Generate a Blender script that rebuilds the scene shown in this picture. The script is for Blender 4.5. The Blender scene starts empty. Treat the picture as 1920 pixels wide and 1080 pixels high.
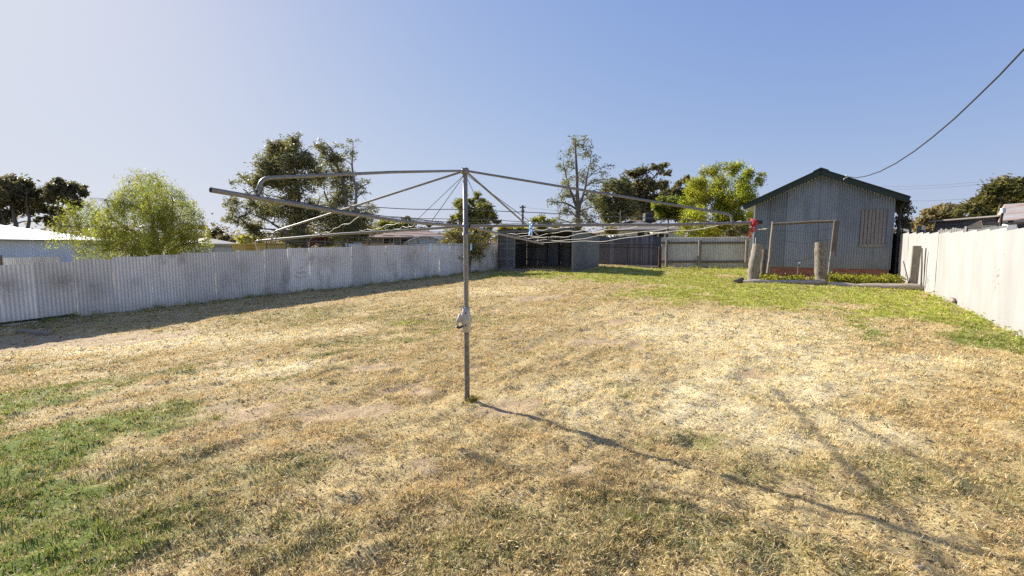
import bpy, math, random
import numpy as np
from mathutils import Vector, Matrix
random.seed(7); rng = np.random.default_rng(11)
S = bpy.context.scene
COL = S.collection

# ------------------------------------------------------------------ camera, sky, sun, exposure
CAMZ, FPX = 1.38, 853.33
PITCH = math.atan((540-462)/FPX)
cd = bpy.data.cameras.new('camera'); cam = bpy.data.objects.new('camera', cd); COL.objects.link(cam)
cd.sensor_width = 36; cd.lens = 16.0; cd.clip_start = .05; cd.clip_end = 3000
cam.location = (0, 0, CAMZ); cam.rotation_euler = (math.pi/2-PITCH, 0, 0)
S.camera = cam
SUN_EL, SUN_AZ = math.radians(27), math.radians(-50.4)
W = bpy.data.worlds.new('World'); S.world = W; W.use_nodes = True
sky = W.node_tree.nodes.new('ShaderNodeTexSky'); sky.sky_type = 'NISHITA'; sky.sun_disc = False
sky.sun_elevation = SUN_EL; sky.sun_rotation = SUN_AZ; sky.air_density = 1.0; sky.dust_density = .6; sky.ozone_density = 3.5
EXPO = 1.0
def vm(op, a, b):
    n_ = W.node_tree.nodes.new('ShaderNodeVectorMath'); n_.operation = op
    for k_, v_ in enumerate((a, b)):
        if hasattr(v_, 'is_linked'): W.node_tree.links.new(v_, n_.inputs[k_])
        else: n_.inputs[k_].default_value = v_
    return n_.outputs[0]
# hazy, low-contrast sky: the brightness round the sun rolls off softly
pw_ = vm('POWER', sky.outputs[0], (1.1, 1.1, 1.1))
sk_ = vm('DIVIDE', pw_, vm('ADD', pw_, (2.7, 2.9, 1.2)))
sk_ = vm('MULTIPLY', sk_, tuple(a_/(.1*2**EXPO) for a_ in (.82, .87, .90)))
W.node_tree.links.new(sk_, W.node_tree.nodes['Background'].inputs[0])
W.node_tree.nodes['Background'].inputs[1].default_value = .1
sd = bpy.data.lights.new('sun', 'SUN'); sun = bpy.data.objects.new('sun', sd); COL.objects.link(sun)
sd.energy = 4.8; sd.angle = math.radians(.75); sd.color = (1, .945, .86)
SD = Vector((math.sin(SUN_AZ)*math.cos(SUN_EL), math.cos(SUN_AZ)*math.cos(SUN_EL), math.sin(SUN_EL)))
sun.rotation_euler = SD.to_track_quat('Z', 'Y').to_euler(); sun.location = (-20, 20, 20)
S.view_settings.view_transform = 'Standard'; S.view_settings.look = 'None'
S.view_settings.exposure = EXPO; S.view_settings.gamma = 1
S.cycles.max_bounces = 6; S.cycles.transparent_max_bounces = 6
try: S.cycles.use_denoising = False
except Exception: pass

# ------------------------------------------------------------------ measuring rays (only to place things in the world)
cp, sp = math.cos(PITCH), math.sin(PITCH)
def ray(u, v):
    a, b = (u-960)/FPX, (v-540)/FPX
    return np.array([a, cp-b*sp, -sp-b*cp])
CAM = np.array([0, 0, CAMZ])
def P(u, v, Y):
    r = ray(u, v); return CAM + r*(Y/r[1])
def Wp(u, v, p, q):                         # point on the vertical plane through p and q
    r = ray(u, v); n = np.array([q[1]-p[1], p[0]-q[0], 0.])
    t = n @ (np.array([p[0], p[1], 0])-CAM) / (n @ r); return CAM + r*t

# ------------------------------------------------------------------ noise
def vnoise(x, y, seed=0):
    x = np.asarray(x, float); y = np.asarray(y, float)
    t = np.random.default_rng(seed).random((256, 256))
    xi = np.floor(x).astype(np.int64); yi = np.floor(y).astype(np.int64)
    fx = x-xi; fy = y-yi; fx = fx*fx*(3-2*fx); fy = fy*fy*(3-2*fy)
    a = t[xi & 255, yi & 255]; b = t[(xi+1) & 255, yi & 255]; c = t[xi & 255, (yi+1) & 255]; d = t[(xi+1) & 255, (yi+1) & 255]
    return (a*(1-fx)+b*fx)*(1-fy)+(c*(1-fx)+d*fx)*fy
def fbm(x, y, sc, oc=4, seed=0, gain=.5):
    s = 0; amp = 1; tot = 0
    for k in range(oc):
        s = s+amp*vnoise(x/sc+17.3*k+.37*seed, y/sc+9.1*k, seed*13+k); tot += amp; amp *= gain; sc /= 2.03
    return s/tot
def sst(a, b, x): t = np.clip((x-a)/(b-a), 0, 1); return t*t*(3-2*t)

# ------------------------------------------------------------------ terrain
LF0 = P(0, 605, 10.7)[:2]; LF1 = P(935, 503, 24.2)[:2]            # line of the left fence
LFd = (LF1-LF0)/np.linalg.norm(LF1-LF0)
def LFp(u, v): return Wp(u, v, LF0, LF1)
RF1 = P(1733, 545, 12.2)[:2]; RF0 = P(1920, 633, 6.24)[:2]        # line of the right fence
RFd = (RF1-RF0)/np.linalg.norm(RF1-RF0)
def RFp(u, v): return Wp(u, v, RF0, RF1)
ctrl = [(0, 0, 0), (-3, 0, 0), (3, 0, 0), (0, -8, 0), (-12, -6, -.3), (10, -6, .1), (2.5, 3, 0), (-3, 3, -.03)]
ctrl.append(tuple(P(876, 752, 4.05)))
for u, v in ((0, 612), (160, 592), (320, 575), (480, 556), (640, 540), (800, 521), (935, 505)): ctrl.append(tuple(LFp(u, v)))
for u, v, Y in ((0, 657, 8.75), (1385, 531, 14.5), (1548, 535, 13.3), (1240, 501, 24.5), (1400, 503, 22), (1668, 521, 16.4), (1411, 519, 19.1), (1075, 510, 21), (1120, 499, 23)):
    ctrl.append(tuple(P(u, v, Y)))
for u, v in ((1733, 547), (1780, 568), (1850, 600), (1920, 636)): ctrl.append(tuple(RFp(u, v)))
for x, y, z in ((-22, 14, -.3), (-16, 6, -.6), (-25, 30, -.1), (-10, 35, .1), (8, 32, .35), (22, 28, .35), (28, 12, .3), (20, 4, .2), (0, 50, .2), (-40, 50, 0), (45, 45, .3)): ctrl.append((x, y, z))
ctrl = np.array(ctrl); cxy = ctrl[:, :2]; n = len(ctrl)
def tps(r2): return .5*r2*np.log(r2+1e-9)
K = tps(((cxy[:, None]-cxy[None])**2).sum(-1))+np.eye(n)*.8
Pm = np.c_[np.ones(n), cxy]; A = np.block([[K, Pm], [Pm.T, np.zeros((3, 3))]])
wts = np.linalg.solve(A, np.r_[ctrl[:, 2], 0, 0, 0])
def hs(x, y):                               # smooth terrain
    x = np.asarray(x, float); y = np.asarray(y, float); xc = np.clip(x, -45, 45); yc = np.clip(y, -12, 52)
    z = wts[n]+wts[n+1]*xc+wts[n+2]*yc
    for k in range(n): z = z+wts[k]*tps((xc-cxy[k, 0])**2+(yc-cxy[k, 1])**2)
    return z*np.exp(-np.maximum(np.hypot(x-xc, y-yc)-5, 0)/60)
def G(u, v):                                # where a ray meets the ground
    r = ray(u, v); t = CAMZ/max(-r[2], .02)
    for _ in range(40):
        p = CAM+r*t; e = p[2]-float(hs(p[0], p[1])); t += .8*e/max(-r[2], .05)*1.0
    return CAM+r*t
YD = (LFd+RFd); YD = YD/np.linalg.norm(YD)                        # direction of the yard
def side(p, q, x, y): return (q[0]-p[0])*(y-p[1])-(q[1]-p[1])*(x-p[0])
def blob(u, v, ru, rv=None, k=0):
    c = G(u, v); a = G(u+ru, v); b = G(u, v-(rv or ru*.3))
    return c[:2], max(np.hypot(*(a-c)[:2]), .15), max(abs(b[1]-c[1]), .15)
GREEN = [blob(*b) for b in ((-20, 880, 150, 90), (20, 1050, 200, 70), (-60, 780, 120, 50), (40, 960, 130, 80), (1150, 517, 100, 8), (1250, 520, 130, 12), (1420, 540, 150, 18), (1570, 552, 170, 18), (1700, 572, 100, 22), (1780, 598, 90, 24), (1870, 640, 100, 26), (1000, 513, 90, 5), (1320, 552, 140, 16), (1480, 560, 160, 14), (1640, 560, 120, 16),  (1290, 506, 60, 4), (1350, 507, 60, 4), (1385, 512, 60, 6), (1200, 507, 60, 4))]
OLIVE = [blob(*b) for b in ((620, 588, 200, 16), (300, 900, 260, 60), (560, 870, 90, 20), (960, 980, 260, 60), (1250, 1000, 320, 60), (1700, 900, 300, 60), (560, 1000, 240, 50), (270, 700, 90, 14), (100, 690, 150, 14), (1800, 720, 90, 14), (860, 600, 80, 12), (640, 640, 90, 8))]
SOIL = [blob(*b) for b in ((850, 960, 60, 22), (790, 870, 35, 12), (1480, 905, 50, 16), (1595, 900, 30, 10), (120, 738, 110, 9), (690, 770, 80, 12), (940, 765, 70, 10), (660, 850, 30, 14), (150, 640, 200, 14), (1010, 528, 90, 5), (560, 730, 60, 8), (1000, 560, 60, 5), (440, 770, 60, 9), (1410, 700, 60, 6), (700, 690, 60, 6), (470, 1010, 70, 16), (1110, 640, 80, 6))]
PALE = [blob(*b) for b in ((1300, 620, 300, 40), (1500, 690, 260, 40), (350, 640, 220, 16), (560, 625, 140, 12), (500, 690, 120, 16), (1150, 740, 200, 40), (1500, 790, 160, 40), (1750, 680, 120, 20), (950, 545, 120, 8))]
def bl(L, x, y, p=1.):
    m = np.zeros_like(x)
    for c, a, b in L: m = np.maximum(m, np.exp(-p*(((x-c[0])/a)**2+((y-c[1])/b)**2)))
    return m
def rot(x, y): return x*YD[1]-y*YD[0], x*YD[0]+y*YD[1]            # across / along the yard
TR = [rot(*G(u, v)[:2])[0] for u, v in ((640, 655), (700, 765))]  # two wheel ruts
def masks(x, y):
    a, l = rot(x, y)
    n1 = fbm(a, l/2.2, 1.4, 4, 1); n2 = fbm(x, y, .45, 4, 2); n3 = fbm(a, l/2.6, .32, 3, 3); n4 = fbm(x, y, 3.2, 3, 4)
    g = bl(GREEN, x, y, .8); g = sst(.24, .68, g+(n2-.5)*1.3+(n3-.5)*.5+(n1-.5)*.7)
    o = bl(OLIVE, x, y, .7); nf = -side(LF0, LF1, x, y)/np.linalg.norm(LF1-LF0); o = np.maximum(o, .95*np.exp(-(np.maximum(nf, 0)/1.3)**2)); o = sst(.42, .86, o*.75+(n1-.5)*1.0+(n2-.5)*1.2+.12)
    p = sst(.2, .9, bl(PALE, x, y, .7)+(n4-.5)*.8+(n1-.5)*.6)
    s = bl(SOIL, x, y, 1.1); rut = 0
    for t in TR: rut = np.maximum(rut, np.exp(-((a+(fbm(l, l*0, 3, 2, 8)-.5)*.9-t)/.16)**2))
    s = s*.9+rut*.30
    s = sst(.36, .52, s+(n3-.5)*1.35+(n2-.5)*1.0+.03)
    s = s*(1-.75*g)*(1-.35*o)
    return g, o, p, s, n2, n3
def hd(x, y):                               # terrain with lumps and tussocks
    d = np.hypot(x, y); a, l = rot(x, y)
    z = hs(x, y)
    z = z+(fbm(a, l/1.5, 1.1, 3, 21)-.5)*.045
    near = np.exp(-d/45)
    z = z+near*(fbm(a, l/1.6, .17, 3, 22)-.5)*.075+near*np.exp(-d/12)*(fbm(x, y, .06, 2, 23)-.5)*.04
    for t in TR: z = z-.022*np.exp(-((a+(fbm(l, l*0, 3, 2, 8)-.5)*.9-t)/.12)**2)*np.exp(-d/30)
    return z

# ------------------------------------------------------------------ mesh building
class MB:
    def __init__(s): s.v = []; s.f = []; s.c = []; s.smooth = []; s.col = None
    def add(s, v, f, smooth=False):
        o = len(s.v); s.v += [tuple(map(float, p)) for p in v]; s.f += [tuple(i+o for i in q) for q in f]; s.smooth += [smooth]*len(f)
    def box(s, c, d, rz=0, R=None, taper=1.):
        hx, hy, hz = d[0]/2, d[1]/2, d[2]/2
        M = R if R is not None else Matrix.Rotation(rz, 3, 'Z')
        v = [M @ Vector((x*hx*(taper if z > 0 else 1), y*hy*(taper if z > 0 else 1), z*hz))+Vector(c) for x, y, z in ((-1, -1, -1), (1, -1, -1), (1, 1, -1), (-1, 1, -1), (-1, -1, 1), (1, -1, 1), (1, 1, 1), (-1, 1, 1))]
        s.add(v, [(0, 3, 2, 1), (4, 5, 6, 7), (0, 1, 5, 4), (1, 2, 6, 5), (2, 3, 7, 6), (3, 0, 4, 7)])
    def bar(s, a, b, w, h, up=(0, 0, 1)):                      # rectangular bar from a to b
        a, b = Vector(a), Vector(b); d = (b-a); L = d.length; d.normalize(); u = Vector(up)
        x = d.cross(u); x = x.normalized() if x.length > 1e-4 else Vector((1, 0, 0)); u = x.cross(d)
        M = Matrix((d, x, u)).transposed(); s.box((a+b)/2, (L, w, h), R=M)
    def tube(s, pts, r, seg=8, caps=True, wob=0, smooth=True):
        pts = [Vector(p) for p in pts]; n = len(pts); rr = r if hasattr(r, '__len__') else [r]*n
        V = []; up = Vector((0, 0, 1))
        t0 = (pts[1]-pts[0]).normalized(); x = t0.cross(up)
        if x.length < .05: x = t0.cross(Vector((1, 0, 0)))
        x.normalize()
        for i, p in enumerate(pts):
            t = (pts[min(i+1, n-1)]-pts[max(i-1, 0)]).normalized()
            x = (x-t*x.dot(t)).normalized(); y = t.cross(x)
            for k in range(seg):
                an = 2*math.pi*k/seg; q = rr[i]*(1+(random.random()-.5)*wob)
                V.append(p+x*math.cos(an)*q+y*math.sin(an)*q)
        F = [(i*seg+k, i*seg+(k+1) % seg, (i+1)*seg+(k+1) % seg, (i+1)*seg+k) for i in range(n-1) for k in range(seg)]
        s.add(V, F, smooth)
        if caps: s.add(V[:seg][::-1], [tuple(range(seg))]); s.add(V[-seg:], [tuple(range(seg))])
    def grid(s, fn, nu, nv, smooth=True):                      # fn(i/nu, j/nv)
        V = [fn(i/nu, j/nv) for j in range(nv+1) for i in range(nu+1)]
        s.add(V, [(j*(nu+1)+i, j*(nu+1)+i+1, (j+1)*(nu+1)+i+1, (j+1)*(nu+1)+i) for j in range(nv) for i in range(nu)], smooth)
ORG = {}
def setp(o, label=None, cat=None, group=None, kind=None):
    if label: o['label'] = label
    if cat: o['category'] = cat
    if group: o['group'] = group
    if kind: o['kind'] = kind
    return o
def thing(name, label, cat, loc, group=None):
    o = bpy.data.objects.new(name, None); COL.objects.link(o); o.location = tuple(map(float, loc)); ORG[o] = Vector(o.location)
    o.empty_display_size = .2
    return setp(o, label, cat, group)
def build(name, mb, m, parent=None, label=None, cat=None, group=None, kind=None, origin=None):
    me = bpy.data.meshes.new(name)
    org = ORG[parent] if parent else Vector(tuple(map(float, origin)) if origin is not None else (0, 0, 0))
    v = np.array(mb.v, dtype=np.float32)-np.array(org, dtype=np.float32)
    me.from_pydata(v.tolist(), [], mb.f); me.polygons.foreach_set('use_smooth', mb.smooth)
    if mb.col is not None:
        at = me.color_attributes.new('Col', 'FLOAT_COLOR', 'POINT'); at.data.foreach_set('color', np.asarray(mb.col, dtype=np.float32).ravel())
    me.materials.append(m); me.update()
    o = bpy.data.objects.new(name, me); COL.objects.link(o)
    if parent: o.parent = parent; ORG[o] = org
    else: o.location = org; ORG[o] = org
    return setp(o, label, cat, group, kind)
def fastmesh(name, V, loops, starts, tot, m, col=None, smooth=False, parent=None, origin=None):
    me = bpy.data.meshes.new(name); org = np.array(ORG[parent] if parent else (origin if origin is not None else (0, 0, 0)), float)
    V = (np.asarray(V, float)-org).astype(np.float32)
    me.vertices.add(len(V)); me.vertices.foreach_set('co', V.ravel())
    me.loops.add(len(loops)); me.loops.foreach_set('vertex_index', np.asarray(loops, np.int32))
    me.polygons.add(len(starts)); me.polygons.foreach_set('loop_start', np.asarray(starts, np.int32))
    try: me.polygons.foreach_set('loop_total', np.asarray(tot, np.int32))
    except Exception: pass
    if smooth: me.polygons.foreach_set('use_smooth', np.ones(len(starts), bool))
    if col is not None:
        at = me.color_attributes.new('Col', 'FLOAT_COLOR', 'POINT'); at.data.foreach_set('color', np.c_[col, np.ones(len(col))].astype(np.float32).ravel())
    me.materials.append(m); me.update(calc_edges=True); me.validate()
    o = bpy.data.objects.new(name, me); COL.objects.link(o)
    if parent: o.parent = parent
    else: o.location = org
    ORG[o] = Vector(org); return o

# ------------------------------------------------------------------ materials
def newmat(name):
    m = bpy.data.materials.new(name); m.use_nodes = True; nt = m.node_tree; return m, nt, nt.nodes['Principled BSDF']
def ramp(nt, fac, stops):
    r = nt.nodes.new('ShaderNodeValToRGB'); e = r.color_ramp.elements
    while len(e) > 1: e.remove(e[-1])
    e[0].position = stops[0][0]; e[0].color = (*stops[0][1], 1)
    for p, c in stops[1:]: q = e.new(p); q.color = (*c, 1)
    nt.links.new(fac, r.inputs[0]); return r.outputs[0]
def noise(nt, sc, det=4, rough=.55, stretch=(1, 1, 1), rotz=0):
    tc = nt.nodes.new('ShaderNodeNewGeometry'); mp = nt.nodes.new('ShaderNodeMapping'); mp.inputs['Scale'].default_value = stretch; mp.inputs['Rotation'].default_value = (0, 0, rotz)
    nz = nt.nodes.new('ShaderNodeTexNoise'); nz.inputs['Scale'].default_value = sc; nz.inputs['Detail'].default_value = det; nz.inputs['Roughness'].default_value = rough
    nt.links.new(tc.outputs['Position'], mp.inputs[0]); nt.links.new(mp.outputs[0], nz.inputs['Vector']); return nz.outputs['Fac']
def mix(nt, f, a, b, mode='MIX'):
    x = nt.nodes.new('ShaderNodeMix'); x.data_type = 'RGBA'; x.blend_type = mode
    for s_, val in ((x.inputs[0], f), (x.inputs[6], a), (x.inputs[7], b)):
        if hasattr(val, 'is_linked'): nt.links.new(val, s_)
        elif isinstance(val, tuple): s_.default_value = (*val, 1)
        else: s_.default_value = val
    return x.outputs[2]
def bump(nt, b, h, dist=.01, st=1):
    n_ = nt.nodes.new('ShaderNodeBump'); n_.inputs['Distance'].default_value = dist; n_.inputs['Strength'].default_value = st
    nt.links.new(h, n_.inputs['Height']); nt.links.new(n_.outputs[0], b.inputs['Normal'])
def simple(name, c1, c2=None, sc=6, rough=.6, metal=0, stretch=(1, 1, 1), bmp=0, lo=.35, hi=.65, c3=None, sc3=1.2, lo3=.55, hi3=.7, st3=(1, 1, 1)):
    m, nt, b = newmat(name); b.inputs['Roughness'].default_value = rough; b.inputs['Metallic'].default_value = metal
    if c2 is None: c2 = tuple(x*.75 for x in c1)
    f = noise(nt, sc, 5, .6, stretch); c = ramp(nt, f, [(lo, c2), (hi, c1)])
    if c3:
        f3 = noise(nt, sc3, 6, .65, st3); k = ramp(nt, f3, [(lo3, (0, 0, 0)), (hi3, (1, 1, 1))]); c = mix(nt, k, c, c3)
    nt.links.new(c, b.inputs['Base Color'])
    if bmp: bump(nt, b, f, bmp)
    return m
def sheetmat(name, base, grime, rust, rust_lo=.6, grime_lo=.5, rough=.55, metal=.0, spots=True, groove=.35):
    """painted or galvanised corrugated iron: weather streaks running down, rust blooms, dark scuffs, dirt and painted-in shade in the valleys (Col.r)"""
    m, nt, b = newmat(name); b.inputs['Roughness'].default_value = rough; b.inputs['Metallic'].default_value = metal
    at = nt.nodes.new('ShaderNodeAttribute'); at.attribute_name = 'Col'
    sep = nt.nodes.new('ShaderNodeSeparateColor'); nt.links.new(at.outputs['Color'], sep.inputs[0])
    f = noise(nt, 3, 5, .6, (1, 1, .22)); c = mix(nt, ramp(nt, f, [(.35, (0, 0, 0)), (.7, (1, 1, 1))]), base, tuple(x*.82 for x in base))
    g = noise(nt, 1.1, 6, .68, (1, 1, .35)); c = mix(nt, ramp(nt, g, [(grime_lo, (0, 0, 0)), (grime_lo+.16, (.75, .75, .75))]), c, grime)
    r = noise(nt, .8, 7, .7, (1, 1, .5)); c = mix(nt, ramp(nt, r, [(rust_lo, (0, 0, 0)), (rust_lo+.1, (.8, .8, .8))]), c, rust)
    if spots:
        q = noise(nt, 5, 6, .75, (1, 1, 2.2)); q2 = noise(nt, .9, 3, .5)
        ml = nt.nodes.new('ShaderNodeMath'); ml.operation = 'MULTIPLY'; nt.links.new(q, ml.inputs[0]); nt.links.new(q2, ml.inputs[1])
        c = mix(nt, ramp(nt, ml.outputs[0], [(.375, (0, 0, 0)), (.41, (.6, .6, .6))]), c, (.06, .055, .05))
    gm = nt.nodes.new('ShaderNodeMath'); gm.operation = 'MULTIPLY'; nt.links.new(sep.outputs[0], gm.inputs[0]); gm.inputs[1].default_value = groove
    c = mix(nt, gm.outputs[0], c, grime)
    # sheet to sheet tone (Col.g) and dirt splashed above the ground (Col.b)
    tn = nt.nodes.new('ShaderNodeMath'); tn.operation = 'MULTIPLY_ADD'; nt.links.new(sep.outputs[1], tn.inputs[0]); tn.inputs[1].default_value = .34; tn.inputs[2].default_value = .76
    cb = nt.nodes.new('ShaderNodeCombineColor')
    for k in range(3): nt.links.new(tn.outputs[0], cb.inputs[k])
    c = mix(nt, 1., c, cb.outputs[0], 'MULTIPLY')
    dm = nt.nodes.new('ShaderNodeMath'); dm.operation = 'MULTIPLY'; nt.links.new(sep.outputs[2], dm.inputs[0]); nt.links.new(noise(nt, 7, 4, .6), dm.inputs[1])
    c = mix(nt, dm.outputs[0], c, grime)
    nt.links.new(c, b.inputs['Base Color']); bump(nt, b, noise(nt, 40, 3), .0012); return m
def leafmat(name, c1, c2, trans=.45, sc=1.3, gloss=.5, tint=(1.15, 1.2, .75)):
    m = bpy.data.materials.new(name); m.use_nodes = True; nt = m.node_tree; nt.nodes.clear()
    out = nt.nodes.new('ShaderNodeOutputMaterial'); d = nt.nodes.new('ShaderNodeBsdfPrincipled'); t = nt.nodes.new('ShaderNodeBsdfTranslucent'); mx = nt.nodes.new('ShaderNodeMixShader')
    d.inputs['Roughness'].default_value = gloss; d.inputs['Specular IOR Level'].default_value = .15
    at = nt.nodes.new('ShaderNodeAttribute'); at.attribute_name = 'Col'
    c = mix(nt, ramp(nt, noise(nt, sc, 3), [(.35, (0, 0, 0)), (.65, (1, 1, 1))]), c2, c1)
    c = mix(nt, 1., c, at.outputs['Color'], 'MULTIPLY')
    nt.links.new(c, d.inputs['Base Color']); tcol = mix(nt, 1., c, tint, 'MULTIPLY'); nt.links.new(tcol, t.inputs['Color'])
    mx.inputs[0].default_value = trans; nt.links.new(d.outputs[0], mx.inputs[1]); nt.links.new(t.outputs[0], mx.inputs[2]); nt.links.new(mx.outputs[0], out.inputs[0]); return m

M = {}
M['galv'] = simple('galvanised_pipe', (.27, .26, .24), (.18, .17, .15), 60, .5, .25, bmp=.0005, c3=(.20, .17, .13), sc3=9, lo3=.56, hi3=.72)
M['galv_dark'] = simple('old_pole_steel', (.20, .19, .17), (.12, .11, .095), 45, .55, .2, bmp=.0006, c3=(.30, .27, .22), sc3=7, lo3=.5, hi3=.7)
M['castalloy'] = simple('cast_alloy', (.50, .485, .45), (.36, .345, .31), 50, .42, .35, bmp=.0008)
M['black'] = simple('black_plastic', (.02, .02, .02), (.012, .012, .012), 20, .5)
M['bolt'] = simple('rusty_bolt', (.10, .055, .035), (.05, .03, .02), 80, .7, .3)
M['line'] = simple('plastic_line', (.56, .52, .45), (.38, .35, .29), 30, .5)
M['wire'] = simple('steel_wire', (.07, .07, .07), (.045, .045, .045), 30, .7, 0)
M['peg'] = simple('blue_plastic', (.10, .36, .72), (.30, .55, .80), 90, .4)
M['red'] = simple('red_cloth', (.62, .05, .055), (.40, .02, .03), 60, .8, c3=(.80, .30, .28), sc3=70)
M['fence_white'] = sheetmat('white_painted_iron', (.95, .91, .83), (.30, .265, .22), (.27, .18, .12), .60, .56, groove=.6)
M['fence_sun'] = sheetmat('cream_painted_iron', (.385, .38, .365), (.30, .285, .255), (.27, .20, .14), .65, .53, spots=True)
M['iron_back'] = sheetmat('bare_iron_back_fence', (.66, .63, .58), (.30, .27, .24), (.24, .16, .11), .62, .52, spots=False, groove=.9)  # strong groove paints in the shaded stripes between the sunlit ribs
M['shed_iron'] = sheetmat('galvanised_shed_iron', (.225, .26, .30), (.12, .13, .14), (.14, .12, .10), .64, .49, rough=.42, metal=.35, spots=False, groove=.5)
M['dark_iron'] = sheetmat('old_grey_iron', (.17, .18, .19), (.09, .09, .09), (.13, .08, .055), .62, .48, rough=.5, metal=.2, spots=False)
M['timber'] = simple('weathered_timber', (.33, .285, .23), (.14, .115, .09), 9, .85, 0, (5, 5, .6), .006, .3, .7, (.13, .11, .09), 22, .58, .68, (3, 3, .25))
M['timber_h'] = simple('weathered_log', (.52, .44, .34), (.25, .205, .155), 12, .85, 0, (.8, .8, 5), .006, .3, .7, (.13, .11, .09), 6, .58, .68, (1, 1, 4))
M['timber_dark'] = simple('dark_rough_timber', (.17, .13, .10), (.07, .055, .045), 12, .9, 0, (4, 4, .6), .006)
M['board'] = simple('grey_board', (.255, .245, .225), (.16, .15, .135), 8, .85, 0, (6, 6, .4), .003, c3=(.08, .07, .06), sc3=25, lo3=.6, hi3=.66, st3=(3, 3, .2))
M['timber_dark2'] = simple('brown_bush_pole', (.15, .12, .09), (.10, .08, .06), 12, .9, bmp=.005)
M['rust'] = simple('rusty_steel', (.085, .045, .035), (.045, .025, .02), 25, .8, .2)
M['green_paint'] = simple('dark_green_paint', (.011, .028, .017), (.008, .019, .012), 10, .45)
M['cream'] = simple('cream_paint', (.62, .56, .45), (.52, .46, .36), 6, .6)
M['white'] = simple('white_paint', (.75, .75, .73), (.62, .62, .60), 5, .6)
M['glass'] = simple('dark_glass', (.03, .035, .04), (.02, .022, .025), 3, .1)
M['bark'] = simple('bark', (.19, .155, .125), (.09, .075, .06), 7, .9, 0, (3, 3, .5), .02)
M['bark_pale'] = simple('pale_gum_bark', (.34, .29, .24), (.15, .12, .10), 3, .85, 0, (2, 2, .4), .01)
M['concrete'] = simple('old_concrete', (.33, .27, .20), (.22, .175, .125), 9, .9, bmp=.004)
M['brownroof'] = simple('brown_tile_roof', (.30, .20, .15), (.21, .14, .105), 14, .85, 0, (1, 1, 3))
M['greyroof'] = simple('grey_tile_roof', (.24, .215, .19), (.17, .155, .14), 12, .85, 0, (1, 1, 4))
M['mustard'] = simple('mustard_paint', (.50, .39, .13), (.42, .32, .10), 2, .7)
M['orange'] = simple('orange_board', (.62, .38, .16), (.52, .31, .13), 2, .7)
M['brightroof'] = simple('bright_zinc_roof', (.80, .80, .80), (.70, .70, .70), 2, .35, .3)
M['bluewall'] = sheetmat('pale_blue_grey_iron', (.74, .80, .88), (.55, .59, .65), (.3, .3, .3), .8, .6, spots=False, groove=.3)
M['rustroof'] = simple('rust_streaked_roof', (.46, .42, .37), (.36, .32, .28), 3, .6, .2, (1, 1, 1), 0, .35, .65, (.36, .20, .11), 1.3, .5, .62)
M['greywb'] = simple('grey_weatherboard', (.20, .19, .18), (.13, .12, .115), 8, .8, 0, (1, 1, 12), .004)
M['cable'] = simple('black_cable', (.035, .035, .035), (.025, .025, .025), 10, .6)
M['greyline'] = simple('grey_line', (.14, .14, .14), (.09, .09, .09), 30, .7)
M['timber2'] = simple('knotty_grey_timber', (.27, .225, .175), (.09, .07, .055), 14, .9, 0, (2, 2, .7), .012, .35, .6)
def brickmat():
    m, nt, b = newmat('red_brick'); tc = nt.nodes.new('ShaderNodeTexCoord'); br = nt.nodes.new('ShaderNodeTexBrick')
    mp = nt.nodes.new('ShaderNodeMapping'); mp.inputs['Rotation'].default_value = (math.pi/2, 0, 0)
    br.inputs['Scale'].default_value = 1.; br.inputs['Brick Width'].default_value = .24; br.inputs['Row Height'].default_value = .085; br.inputs['Mortar Size'].default_value = .008
    br.inputs['Color1'].default_value = (.31, .125, .075, 1); br.inputs['Color2'].default_value = (.24, .09, .055, 1); br.inputs['Mortar'].default_value = (.26, .20, .16, 1)
    nt.links.new(tc.outputs['UV'], br.inputs['Vector'])
    c = mix(nt, ramp(nt, noise(nt, 8), [(.4, (0, 0, 0)), (.7, (.6, .6, .6))]), br.outputs['Color'], (.12, .05, .04))
    nt.links.new(c, b.inputs['Base Color']); b.inputs['Roughness'].default_value = .9; bump(nt, b, br.outputs['Fac'], -.004); return m
M['brick'] = brickmat()
# ground
def groundmat():
    m, nt, b = newmat('dry_lawn_soil'); b.inputs['Roughness'].default_value = .95; b.inputs['Specular IOR Level'].default_value = .15
    at = nt.nodes.new('ShaderNodeAttribute'); at.attribute_name = 'Col'
    f = noise(nt, 55, 5, .7); c = mix(nt, 1., at.outputs['Color'], ramp(nt, f, [(.25, (.55, .55, .55)), (.5, (1, 1, 1)), (.75, (1.35, 1.3, 1.25))]), 'MULTIPLY')
    f2 = noise(nt, 9, 4, .6); c = mix(nt, 1., c, ramp(nt, f2, [(.3, (.8, .8, .8)), (.7, (1.15, 1.15, 1.15))]), 'MULTIPLY')
    nt.links.new(c, b.inputs['Base Color']); bump(nt, b, f, .012); return m
M['ground'] = groundmat()
M['grass'] = leafmat('grass_blade', (1, 1, 1), (.9, .9, .9), .38, 2., .6, (1.05, 1., .9))

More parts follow.
